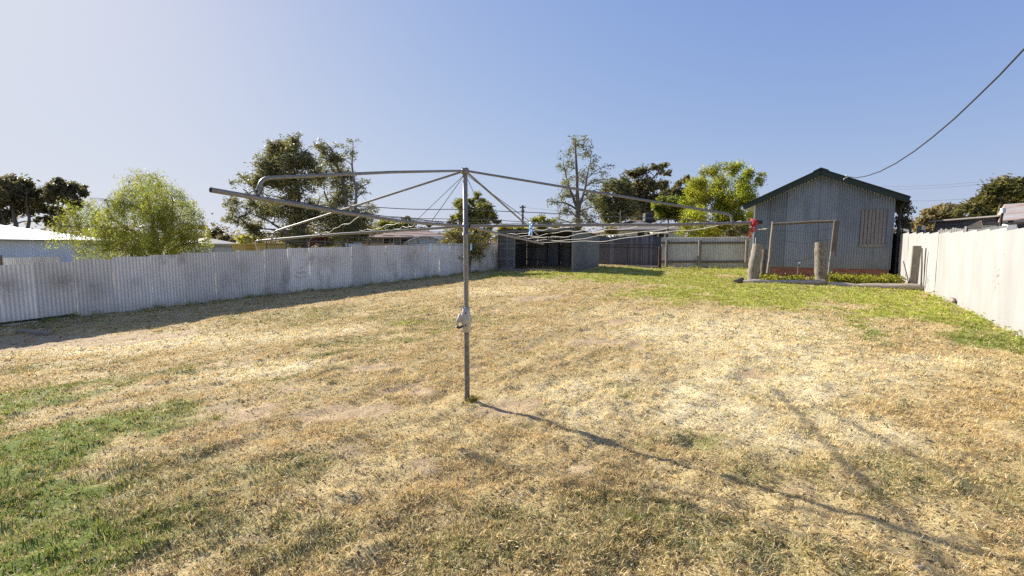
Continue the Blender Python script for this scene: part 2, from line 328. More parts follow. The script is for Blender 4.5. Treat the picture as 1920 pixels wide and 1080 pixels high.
# ------------------------------------------------------------------ ground sheet
STRAW = np.array((.60, .465, .225)); PALEC = np.array((.80, .68, .40)); SOILC = np.array((.44, .32, .18)); OLIVEC = np.array((.255, .24, .09)); GREENC = np.array((.20, .25, .045)); LIMEC = np.array((.41, .43, .07)); FARC = np.array((.22, .20, .12)); GREYG = np.array((.17, .20, .13))
def warp(n_, a, s0):                          # grid lines that spread with distance
    t = np.linspace(-1, 1, n_); k = np.arcsinh(a/s0); return s0*np.sinh(t*k)
def ground():
    xs = warp(760, 900, 2.6); ty = np.linspace(0, 1, 820); s0 = 3.0; k0, k1 = np.arcsinh(-60/s0), np.arcsinh(900/s0)
    ys = 1.6+s0*np.sinh(k0+(k1-k0)*ty)
    X, Y = np.meshgrid(xs, ys); x = X.ravel(); y = Y.ravel(); z = np.zeros_like(x); col = np.tile(FARC, (len(x), 1))
    nr = (np.abs(x) < 60) & (y > -30) & (y < 70)
    z[nr] = hd(x[nr], y[nr]); z[~nr] = hs(x[~nr], y[~nr])
    g, o, p, s, n2, n3 = masks(x[nr], y[nr])
    c = STRAW*(1-p)[:, None]+PALEC*p[:, None]
    c = c*(1-.5*(n3[:, None]-.4))*(1-.4*(n2[:, None]-.4))*.84
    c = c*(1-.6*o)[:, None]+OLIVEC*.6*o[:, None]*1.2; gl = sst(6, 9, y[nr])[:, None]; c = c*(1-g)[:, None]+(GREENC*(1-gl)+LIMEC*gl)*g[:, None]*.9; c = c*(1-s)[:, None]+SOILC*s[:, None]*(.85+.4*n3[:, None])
    far = sst(30, 50, np.hypot(x[nr], y[nr]))[:, None]; col[nr] = c*(1-far)+FARC*far
    W_, H_ = len(xs), len(ys); i = np.arange(W_-1); j = np.arange(H_-1); I, J = np.meshgrid(i, j); a = (J*W_+I).ravel()
    L = np.c_[a, a+1, a+1+W_, a+W_].ravel(); st = np.arange(len(a))*4
    o_ = fastmesh('ground', np.c_[x, y, z], L, st, np.full(len(a), 4), M['ground'], col, True); setp(o_, kind='structure')
ground()

# ------------------------------------------------------------------ grass blades (nobody could count them)
def inyard(x, y):
    return (side(LF0, LF1, x, y) < -.12) & (side(RF0, RF1, x, y) > .10) & (y < 30)
SHED_R = P(1668, 519, 16.4)[:2]; BX = np.array((-.8, .6)); BK = np.array((.6, .8))     # across and back directions of the outbuildings
def blades(name, ntuft, per, rmin, rmax, kind, power=.4):
    u = rng.random(ntuft); a, b = rmin**power, rmax**power; r = (a+(b-a)*u)**(1/power)
    th = rng.uniform(-1.1, 1.1, ntuft); tx = r*np.sin(th); ty = r*np.cos(th)
    ok = inyard(tx, ty)
    rel = np.c_[tx, ty]-SHED_R; ax = rel @ BX; ak = rel @ BK; ok &= ~((ax > -.1) & (ax < 4.55) & (ak > -.05))
    tx, ty = tx[ok], ty[ok]; g, o, p, s, n2, n3 = masks(tx, ty); rr = rng.random(len(tx))
    if kind == 'dry': keep = rr < (1-.95*s)*(1-.75*g)*(.30+.70*sst(.38, .60, n2*.6+n3*.4))
    elif kind == 'green': keep = rr < g*1.0*(1-.8*s)
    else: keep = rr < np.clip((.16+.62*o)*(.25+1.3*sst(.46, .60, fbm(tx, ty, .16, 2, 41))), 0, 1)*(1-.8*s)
    tx, ty = tx[keep], ty[keep]; g, o, p, n2 = g[keep], o[keep], p[keep], n2[keep]; nt_ = len(tx)
    N = nt_*per; ix = np.repeat(np.arange(nt_), per); d = np.hypot(tx, ty)[ix]
    lod = np.maximum(d/3.6, 1)**.75; tr = rng.uniform(.012, .05, nt_)[ix]*lod**.6
    ang = rng.uniform(0, 2*np.pi, N); rad = np.sqrt(rng.random(N))*tr*1.2
    x = tx[ix]+np.cos(ang)*rad; y = ty[ix]+np.sin(ang)*rad; z = hd(x, y)-.004
    th_ = (rng.uniform(.6, 1.3, nt_)*(.45+1.1*fbm(tx, ty, .3, 2, 31)))[ix]
    if kind == 'dry': L = rng.uniform(.014, .044, N)*th_; tilt = rng.uniform(.5, 1.6, N); w = rng.uniform(.0010, .0024, N)
    elif kind == 'green': L = rng.uniform(.018, .045, N)*th_; tilt = rng.uniform(.25, 1.3, N); w = rng.uniform(.0013, .0028, N)
    else: L = rng.uniform(.015, .040, N)*th_; tilt = rng.uniform(.3, 1.3, N); w = rng.uniform(.0013, .0028, N)
    L = L*lod**.35; w = w*lod**1.15
    az = ang+rng.normal(0, .7, N); dx, dy = np.cos(az), np.sin(az); px, py = -dy, dx
    rl = rng.uniform(-.8, .8, N)
    s1, c1 = np.sin(tilt*.6), np.cos(tilt*.6); s2, c2 = np.sin(tilt*1.15), np.cos(tilt*1.15)
    mx_, my, mz = x+dx*s1*L*.5, y+dy*s1*L*.5, z+c1*L*.5
    ex, ey, ez = mx_+dx*s2*L*.55, my+dy*s2*L*.55, mz+c2*L*.5
    wz = w*rl*.6
    V = np.stack([np.c_[x-px*w, y-py*w, z-wz*0], np.c_[x+px*w, y+py*w, z+wz*0], np.c_[mx_+px*w*.8, my+py*w*.8, mz+wz], np.c_[mx_-px*w*.8, my-py*w*.8, mz-wz], np.c_[ex, ey, ez]], 1).reshape(-1, 3)
    base = np.arange(N)*5
    L_ = np.c_[base, base+1, base+2, base+3, base+3, base+2, base+4].ravel()
    st = (np.arange(N)[:, None]*7+np.array([0, 4])).ravel(); tt = np.tile([4, 3], N)
    v = rng.random(N)[:, None]; tv = rng.random(nt_)[ix][:, None]; pp = p[ix][:, None]
    if kind == 'dry':
        c = (STRAW*(1-pp)+PALEC*pp)*(.9+.75*v); c = np.where(tv < .12, c*np.array((.80, .74, .64)), c); c = np.where(v > .93, np.array((.85, .76, .56)), c)
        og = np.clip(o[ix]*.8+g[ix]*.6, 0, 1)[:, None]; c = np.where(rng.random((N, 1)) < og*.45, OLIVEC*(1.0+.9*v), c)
    elif kind == 'green':
        gl = sst(6, 9, y)[:, None]; c = (GREENC*(1-gl)+LIMEC*gl)*(.7+.9*v); c = c*(1-.35*tv)+np.array((.26, .29, .05))*.35*tv*1.2; c = np.where(rng.random((N, 1)) < .24-.12*gl, STRAW*(.6+.5*v), c)
    else:
        c = np.where(tv < .3, GREYG, OLIVEC)*(.75+.75*v); c = np.where(tv > .82, np.array((.16, .22, .045))*(.8+.6*v), c); c = np.where(rng.random((N, 1)) < .25, STRAW*(.9+.6*v), c)
    c = np.repeat(c, 5, 0)
    return fastmesh(name, V, L_, st, tt, M['grass'], c)
def stuffgrass(*a): return setp(blades(*a), kind='stuff')
stuffgrass('dry_grass', 125000, 13, 1.0, 30, 'dry', .5)
stuffgrass('green_grass', 60000, 13, 1.0, 30, 'green', .7)
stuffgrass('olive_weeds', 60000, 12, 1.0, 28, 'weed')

def litter():
    N = 170000; u = rng.random(N); p_ = .55; a, b = 1.0**p_, 26.**p_; r_ = (a+(b-a)*u)**(1/p_); th = rng.uniform(-1.1, 1.1, N); x, y = r_*np.sin(th), r_*np.cos(th)
    ok = inyard(x, y); x, y = x[ok], y[ok]; g, o, p, s, n2, n3 = masks(x, y); k = rng.random(len(x)) < (1-.7*g)*(.45+.55*(1-s)); x, y, s = x[k], y[k], s[k]; N = len(x)
    d = np.hypot(x, y); lod = np.maximum(d/4., 1)**.8; L = rng.uniform(.010, .040, N)*lod**.7; w = rng.uniform(.0012, .0030, N)*lod; dk = rng.random(N) < .30
    L = np.where(dk, L*.45, L); w = np.where(dk, w*2.6, w)
    an = rng.uniform(0, 2*np.pi, N); tl = rng.normal(0, .28, N); dx, dy, dz = np.cos(an)*np.cos(tl), np.sin(an)*np.cos(tl), np.sin(tl); qx, qy = -np.sin(an), np.cos(an); rl = rng.normal(0, .5, N)
    z = hd(x, y)+.004+np.abs(dz)*L*.4+rng.uniform(0, .008, N)
    C = np.c_[x, y, z]; A_ = np.c_[dx, dy, dz]*(L*.5)[:, None]; B_ = np.c_[qx*np.cos(rl), qy*np.cos(rl), np.sin(rl)]*w[:, None]
    V = np.stack([C-A_-B_, C+A_-B_*.6, C+A_+B_*.6, C-A_+B_], 1).reshape(-1, 3)
    v = rng.random((N, 1)); c = np.where(v < .6, STRAW*1.1, PALEC)*rng.uniform(.7, 1.3, (N, 1)); c = np.where(dk[:, None], np.array((.12, .085, .055))*rng.uniform(.6, 1.6, (N, 1)), c)
    b0 = np.arange(N)*4; o = fastmesh('straw_litter', V, (b0[:, None]+np.arange(4)).ravel(), b0, np.full(N, 4), M['grass'], np.repeat(c, 4, 0)); setp(o, kind='stuff')
litter()

# ------------------------------------------------------------------ corrugated sheets
def sheet(mb, a, b, z0a, z0b, z1a, z1b, nrm=1, pitch=.076, amp=.0095, rows=5, dent=.006, spp=6, tone=None, splash=1.):
    """one corrugated sheet from a to b (xy), bottom and top heights at each end; colour: valley, tone, splash"""
    a = np.array(a[:2], float); b = np.array(b[:2], float); d = b-a; L = np.linalg.norm(d); d = d/L; nn = np.array((-d[1], d[0]))*nrm
    nu = max(int(L/pitch*spp), 4); sd_ = random.random()*90; tone = random.random() if tone is None else tone
    V, C = [], []
    for j in range(rows+1):
        t = j/rows
        for i in range(nu+1):
            s_ = i/nu; q = s_*L; ph = 2*math.pi*q/pitch; o_ = amp*math.cos(ph)+dent*(math.sin(q*3.1+sd_+t*2)*math.cos(t*3.3+sd_)+(math.sin(t*9+q*7+sd_) if dent > .008 else 0)*.4)
            zb = z0a+(z0b-z0a)*s_; zt = z1a+(z1b-z1a)*s_; p = a+d*q+nn*o_
            V.append((p[0], p[1], zb+(zt-zb)*t)); C.append((max(0, .5-.5*math.cos(ph))**2.2, tone, splash*max(0, 1-(zt-zb)*t/.35), 1))
    F = [(j*(nu+1)+i, j*(nu+1)+i+1, (j+1)*(nu+1)+i+1, (j+1)*(nu+1)+i) for j in range(rows) for i in range(nu)]
    mb.add(V, F, True); mb.col = (mb.col or [])+C

# left fence ---------------------------------------------------------
def left_fence():
    t = thing('corrugated_fence', 'long fence of white painted corrugated iron sheets in shade along the left side', 'fence', (*LF0, hs(*LF0)))
    tops = [(-900, 560), (-400, 527), (0, 497), (63, 492), (140, 487), (213, 482), (283, 478), (343, 474), (403, 472.5), (450, 470), (497, 467), (540, 465), (581, 464), (622, 463), (660, 460.5), (694, 460.5), (725, 459.5), (752, 459), (779, 458), (803, 457), (824, 457.5), (844, 456.5), (863, 456), (881, 456), (898, 455.5), (914, 455), (928, 455), (941, 455)]
    bots = [(-900, 720), (-400, 655), (0, 604), (160, 586), (320, 570), (480, 552), (640, 536), (800, 517.5), (941, 501)]
    bu = [b[0] for b in bots]; bv = [b[1] for b in bots]
    for k in range(len(tops)-1):
        (u0, v0), (u1, _) = tops[k], tops[k+1]
        if u0 < 0:
            q = LF0-LFd*(4.6 if u0 < -500 else 2.3); r = LF0-LFd*2.3 if u0 < -500 else LFp(0, 497)[:2]+LFd*.03; zt = LFp(0, 497)[2]-.12*(2 if u0 < -500 else 1); za = float(hs(*q))-.2; zb = float(hs(*r))-.1; pa, pb = q, r
        else:
            A_ = LFp(u0, v0); B_ = LFp(u1, v0); zt = A_[2]; pa, pb = A_[:2], B_[:2]
            za = min(LFp(u0, np.interp(u0, bu, bv))[2], float(hs(*pa))-.03)-.03; zb = min(LFp(u1, np.interp(u1, bu, bv))[2], float(hs(*pb))-.03)-.03
        n_ = 1 if u0 >= 0 else 3
        for s_ in range(n_):
            m = MB(); f0, f1 = s_/n_, (s_+1)/n_; lap = .5*(k % 2)*.012*np.array((-LFd[1], LFd[0]))
            sheet(m, pa+(pb-pa)*f0-LFd*.02+lap, pa+(pb-pa)*f1+LFd*.02+lap, za+(zb-za)*f0, za+(zb-za)*f1, zt, zt+random.uniform(-.006, .006), rows=9, dent=.014, splash=1.)
            # brown mud stains on the near sheets, black scuffs further on: marks of their own
            cc = []
            for (vx, vy, vz), (c0_, c1_, c2_, c3_) in zip(m.v, m.col):
                al = (vx-LF0[0])*LFd[0]+(vy-LF0[1])*LFd[1]; q_ = 0
                for a0, z0_, wa, wz, k_ in ((1.15, .50, .32, .22, 1.2), (.15, .45, .35, .3, .9), (1.75, .25, .25, .3, .8), (8.2, .85, .5, .3, .8), (2.6, .35, .15, .1, .9), (12., .8, .4, .4, .6), (5.3, .75, .3, .2, .5)):
                    q_ = max(q_, k_*math.exp(-((al-a0)/wa)**2-((vz-z0_)/wz)**2))
                cc.append((c0_, c1_, max(c2_, q_*1.25), c3_))
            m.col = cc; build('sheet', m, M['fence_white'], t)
    # lower skirt of sheets with a dark green rail at the near end
    for k in range(4):
        a = LF0+LFd*(-3+k*1.1); b = a+LFd*1.1; off = np.array((-LFd[1], LFd[0]))*.06; m = MB()
        sheet(m, a+off, b+off, float(hs(*a))-.25, float(hs(*b))-.25, LFp(0, 606)[2], LFp(0, 606)[2]+.02, rows=2); build('skirt_sheet', m, M['dark_iron'], t)
    m = MB(); a = LF0-LFd*3; b = LF0+LFd*1.3; z = LFp(0, 603)[2]; m.bar((*a, z-.2), (*b, z+.015), .045, .05); build('rail', m, M['green_paint'], t)
    # rear rails hold the sheets
    for dz in (.4, 1.1):
        m = MB(); o_ = np.array((-LFd[1], LFd[0]))*.06
        m.bar((*(LF0+o_), LFp(0, 604)[2]+dz), (*(LF1+o_), LFp(935, 502)[2]+dz), .05, .07); build('rail', m, M['timber'], t)
left_fence()

def right_fence():
    t = thing('corrugated_fence', 'sunlit cream white corrugated iron fence stepping down along the right side', 'fence', (*RF1, hs(*RF1)))
    st = [1668, 1684, 1693, 1704.5, 1717, 1729, 1741, 1761, 1778, 1804, 1830, 1853, 1883]
    tl = [440.5, 440, 438.5, 439, 439, 439, 439, 438.5, 437.8, 436.3, 434.8, 433.3, 434.1]
    far = RF1+RFd*14
    for k in range(len(st)):
        A_ = RFp(st[k], tl[k]); zt = A_[2]
        pb = RFp(st[k+1], tl[k])[:2] if k+1 < len(st) else A_[:2]-RFd*.78
        pa = A_[:2] if k else RFp(1668, 441)[:2]
        m = MB(); za, zb = float(hs(*pa))-.06, float(hs(*pb))-.06
        lap = np.array((RFd[1], -RFd[0]))*.006*(k % 2)
        n_ = max(1, round(np.linalg.norm(pb-pa)/1.2))
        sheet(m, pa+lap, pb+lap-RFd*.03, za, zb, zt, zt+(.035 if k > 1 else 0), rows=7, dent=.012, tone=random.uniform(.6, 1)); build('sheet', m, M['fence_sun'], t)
    p = pb; zt = zt-.02
    for k in range(9):
        q = p-RFd*.78; m = MB(); sheet(m, p, q-RFd*.03, float(hs(*p))-.06, float(hs(*q))-.06, zt, zt, rows=5, dent=.01, tone=random.uniform(.6, 1)); build('sheet', m, M['fence_sun'], t); p = q; zt -= .02
    p = RFp(1668, 441)[:2]; zt = RFp(1668, 441)[2]
    for k in range(7):
        q = p+RFd*.9; m = MB(); sheet(m, p, q, float(hs(*p))-.06, float(hs(*q))-.06, zt, zt, rows=3); build('sheet', m, M['fence_sun'], t); p = q
    for dz in (.35, 1.15):
        m = MB(); o_ = np.array((RFd[1], -RFd[0]))*.05; a = RF0+o_-RFd*3; b = RF1+o_+RFd*5; m.bar((*a, .15+dz), (*b, .2+dz), .05, .07); build('rail', m, M['timber'], t)
right_fence()

# back fence right of the gate -----------------------------------------
BF0 = P(1402, 502, 21.9)[:2]; BF1 = P(1239, 500, 24.6)[:2]; BFd = (BF1-BF0)/np.linalg.norm(BF1-BF0)
def BFp(u, v): return Wp(u, v, BF0, BF1)
def toward(d): q = np.array((-d[1], d[0])); return q if q @ (0, -1) > 0 else -q
def back_fence():
    t = thing('corrugated_fence', 'low bare corrugated iron fence with timber posts and rails between gate and shed', 'fence', (*BF0, hs(*BF0)))
    e = BF0-BFd*2.0; us = np.linspace(0, np.linalg.norm(BF1-BF0)+2.0, 10); ztR = BFp(1400, 444)[2]; ztL = BFp(1240, 445.5)[2]
    for k in range(9):
        a = e+BFd*us[k]; b = e+BFd*us[k+1]; m = MB(); f0, f1 = k/9, (k+1)/9; zz = ztR+(ztL-ztR)*(f0+f1)/2
        sheet(m, a, b, float(hs(*a))-.05, float(hs(*b))-.05, zz, zz, rows=3, amp=.015, tone=random.uniform(.4, 1)); build('sheet', m, M['iron_back'], t)
    n_ = toward(BFd)
    for u in (1250, 1311, 1399):
        p = BFp(u, 500)[:2]+n_*.07; m = MB(); z = float(hs(*p)); m.tube([(*p, z-.1), (*p, z+.7), (*p, BFp(u, 450)[2])], [.075, .07, .065], 7, wob=.12); build('post', m, M['timber'], t)
    for v in (455.5, 491):
        for u0, u1 in ((1240, 1250), (1250, 1311), (1311, 1399)):
            a = BFp(u0+.5, v)+np.r_[n_*.05, 0]; b = BFp(u1-.5, v-.6)+np.r_[n_*.05, 0]; m = MB(); m.bar(a, b, .05, .09); build('rail', m, M['timber_dark2'], t)
back_fence()

# palings behind the gate and the gate ----------------------------------
def gate_area():
    a = P(1122, 497, 27.2)[:2]; b = P(1238, 499, 25.6)[:2]; d = (b-a)/np.linalg.norm(b-a); L = np.linalg.norm(b-a)
    t = thing('paling_fence', 'tall fence of dark grey upright palings behind the rusty gate', 'fence', (*a, hs(*a)))
    k = 0; q = 0; zt = Wp(1180, 443, a, b)[2]
    while q < L:
        w = random.uniform(.10, .16); c = a+d*(q+w/2); z0 = float(hs(*c)); zz = zt+random.uniform(-.05, .05); m = MB()
        off = toward(d)*(.014*(k % 2)); m.box((c[0]+off[0], c[1]+off[1], (z0+zz)/2), (w+.01, .018, zz-z0), rz=math.atan2(d[1], d[0])); build('paling', m, M['palings' if random.random() < .6 else 'palings2'], t); q += w; k += 1
    for dz in (.35, 1.2):
        m = MB(); n_ = -toward(d)*.05; m.bar((*(a+n_), .35+dz), (*(b+n_), .35+dz), .05, .08); build('rail', m, M['timber_dark'], t)
    g0 = P(1122, 494, 24.9)[:2]; g1 = P(1232, 501, 23.8)[:2]
    def gp(u, v): return Wp(u, v, g0, g1)
    t = thing('farm_gate', 'rusty pipe framed farm gate with wire mesh hung across the gap', 'gate', (*g1, gp(1232, 502)[2]))
    m = MB(); pts = [gp(1122, 494), gp(1122, 457), gp(1200, 457.5), gp(1228, 458.5), gp(1231, 460), gp(1232.5, 463), gp(1232, 499), gp(1122, 494)]; m.tube(pts, .028, 6); build('frame', m, M['rust'], t)
    for (u0, v0, u1, v1) in ((1122, 462, 1232, 465), (1175, 458, 1175, 496), (1204, 458, 1204, 498)):
        m = MB(); m.tube([gp(u0, v0), gp(u1, v1)], .024, 6); build('bar', m, M['rust'], t)
    m = MB()
    for i in range(1, 44):
        u = 1122+110*i/44; m.tube([gp(u, 462), gp(u, 494+5*i/44)], .0035, 3, False)
    for j in range(1, 12):
        v = 463+j*2.7; m.tube([gp(1122, v), gp(1232, v+3)], .0035, 3, False)
    build('wire_mesh', m, M['rust'], t)
    for u, v, h, nm, lb in ((1236.5, 503, 463, 'gate_post', 'short dark steel post at the right end of the rusty gate'),):
        p = P(u, v, 23.6); m = MB(); m.box((p[0], p[1], (p[2]-.1+P(u, h, 23.6)[2])/2), (.13, .13, P(u, h, 23.6)[2]-p[2]+.1)); build(nm, m, M['rust'], None, lb, 'post', origin=p)
    p = P(1122, 496, 24.8); m = MB(); m.tube([p-np.array((0, 0, .1)), P(1122.5, 436, 24.8)], .05, 8); build('gate_post', m, M['galv'], None, 'thin pale steel post between the open shed wall and the gate', 'post', origin=p)
    m = MB(); a = P(1128, 497, 24.4); b = P(1230, 503, 23.2); m.box(((a[0]+b[0])/2, (a[1]+b[1])/2, (a[2]+b[2])/2+.02), (3.0, .5, .06), rz=math.atan2(b[1]-a[1], b[0]-a[0])); build('threshold_slab', m, M['concrete'], None, 'low concrete slab on the ground under the rusty gate', 'slab', origin=(a+b)/2)
M['palings'] = simple('grey_palings', (.11, .115, .13), (.05, .055, .065), 14, .8, 0, (6, 6, .5), .003)
M['palings2'] = simple('pale_grey_palings', (.19, .20, .225), (.10, .105, .12), 14, .8, 0, (6, 6, .5), .003)
gate_area()

# open fronted shed ------------------------------------------------------
def open_shed():
    fr = P(1075, 510, 21)[:2]; fl = fr+BX*4.45
    def fp(u, v): return Wp(u, v, fr, fl)
    def sp_(u, v): return Wp(u, v, fr, fr+BK)
    zt = fp(1075, 428)[2]; z0 = float(hs(*fr)); dep = 2.6; br_, bl_ = fr+BK*dep, fl+BK*dep; zb = zt-.35
    t = thing('open_shed', 'dark open fronted lean-to shed of old iron at the end of the left fence', 'shed', (*fr, z0))
    m = MB(); n_ = 5
    for k in range(2):
        a = fr+BK*dep*k/2; b = fr+BK*dep*(k+1)/2; m = MB(); sheet(m, a, b, float(hs(*a))-.03, float(hs(*b))-.03, zt-.35*k/2, zt-.35*(k+1)/2, amp=.005, dent=.01, rows=3, tone=.3+.5*k); build('side_wall', m, M['lightiron'], t)
    for k in range(6):
        a = bl_+(br_-bl_)*k/6; b = bl_+(br_-bl_)*(k+1)/6; m = MB(); sheet(m, a, b, float(hs(*a)), float(hs(*b)), zb-.02, zb-.02, rows=3); build('back_wall', m, M['dark_iron'], t)
    m = MB(); sheet(m, fl, bl_, float(hs(*fl)), float(hs(*bl_)), zt-.02, zb-.02, rows=3); build('side_wall', m, M['dark_iron'], t)
    # roof
    m = MB(); w = .12; a, b, c, d = fl+BX*w-BK*.12, fr-BX*w-BK*.12, br_-BX*w+BK*.2, bl_+BX*w+BK*.2
    def rf(s_, q): p = (a*(1-s_)+b*s_)*(1-q)+(d*(1-s_)+c*s_)*q; return (p[0], p[1], zt+.02+.03*math.sin(s_*7)*.4-.37*q+.009*math.cos(s_*4.7/.076*2*math.pi))
    m.grid(rf, 240, 3); build('roof', m, M['dark_iron2'], t)
    m = MB(); m.bar((*(fl), zt-.07), (*(fr+BX*.05), zt-.07), .06, .11); build('beam', m, M['board'], t)
    for k, bk_ in ((0, .05), (.33, 2.35), (.66, 2.35)):
        p = fl+(fr-fl)*k+BK*bk_; m = MB(); m.tube([(*p, float(hs(*p))-.1), (*p, zt-.13)], .05, 7, wob=.1); build('post', m, M['timber_dark'], t)
    m = MB(); p = fr+BX*.04; m.box((p[0], p[1], (z0+zt-.13)/2), (.08, .08, zt-.13-z0), rz=math.atan2(BX[1], BX[0])); build('post', m, M['board'], t)
    for q, (zq) in enumerate((.45, 1.15)):
        m = MB(); m.bar((*(bl_-BK*.06), z0+zq), (*(br_-BK*.06), z0+zq), .05, .08); build('rail', m, M['timber_dark'], t)
    # sill plank at the front
    a, b = fl+BX*.02-BK*.18, fl+(fr-fl)*.82-BK*.18; m = MB(); m.bar((*a, float(hs(*a))+.05), (*b, float(hs(*b))+.04), .12, .12); build('sill', m, M['timber'], t)
    # old glazed doors leaning inside the left bay
    for k, (u0, u1) in enumerate(((937.5, 951), (951.6, 965))):
        def dp(u, v): return Wp(u, v, fl+BK*.22, fr+BK*.22)
        T = thing('old_door', ('old panelled door leaning at the left edge of the open shed', 'old glazed door leaning second from the left in the open shed')[k], 'door', dp(u0, 503), 'old doors in the open shed')
        m = MB()
        for u in (u0, u1-1.2): m.bar(dp(u+.6, 503), dp(u+1.4, 436), .035, .09, up=(*BK, 0))
        build('stile', m, M['board_pale'], T)
        m = MB()
        for v in (502, 485, 466, 438): m.bar(dp(u0+1.3, v), dp(u1-1, v), .03, .09)
        build('rail', m, M['board_pale'], T)
        m = MB(); pts = [dp(u0+.8, 502), dp(u1-.6, 502), dp(u1, 438), dp(u0+1.2, 438)]; e = np.array((*BK*.01, 0)); m.add([p+e for p in pts]+[p+e*2 for p in pts], [(0, 1, 2, 3), (7, 6, 5, 4), (0, 4, 5, 1), (1, 5, 6, 2), (2, 6, 7, 3), (3, 7, 4, 0)]); build('panel', m, M['greywb'], T)
    # loose sheet leaning inside
    m = MB(); a = fl+(fr-fl)*.36+BK*2.3; b = fl+(fr-fl)*.52+BK*2.2; sheet(m, a, b, float(hs(*a)), float(hs(*b)), z0+1.35, z0+1.4, rows=3); build('iron_sheet', m, M['dark_iron'], None, 'loose dark corrugated sheet standing inside the open shed', 'iron sheet')
M['lightiron'] = sheetmat('flat_grey_iron', (.20, .21, .225), (.12, .12, .125), (.16, .13, .11), .66, .5, metal=.1, spots=False)
M['dark_iron2'] = simple('old_roof_iron', (.16, .14, .12), (.09, .08, .07), 4, .7, .2)
M['board_pale'] = simple('flaking_grey_paint', (.30, .31, .31), (.2, .2, .2), 10, .8)
open_shed()

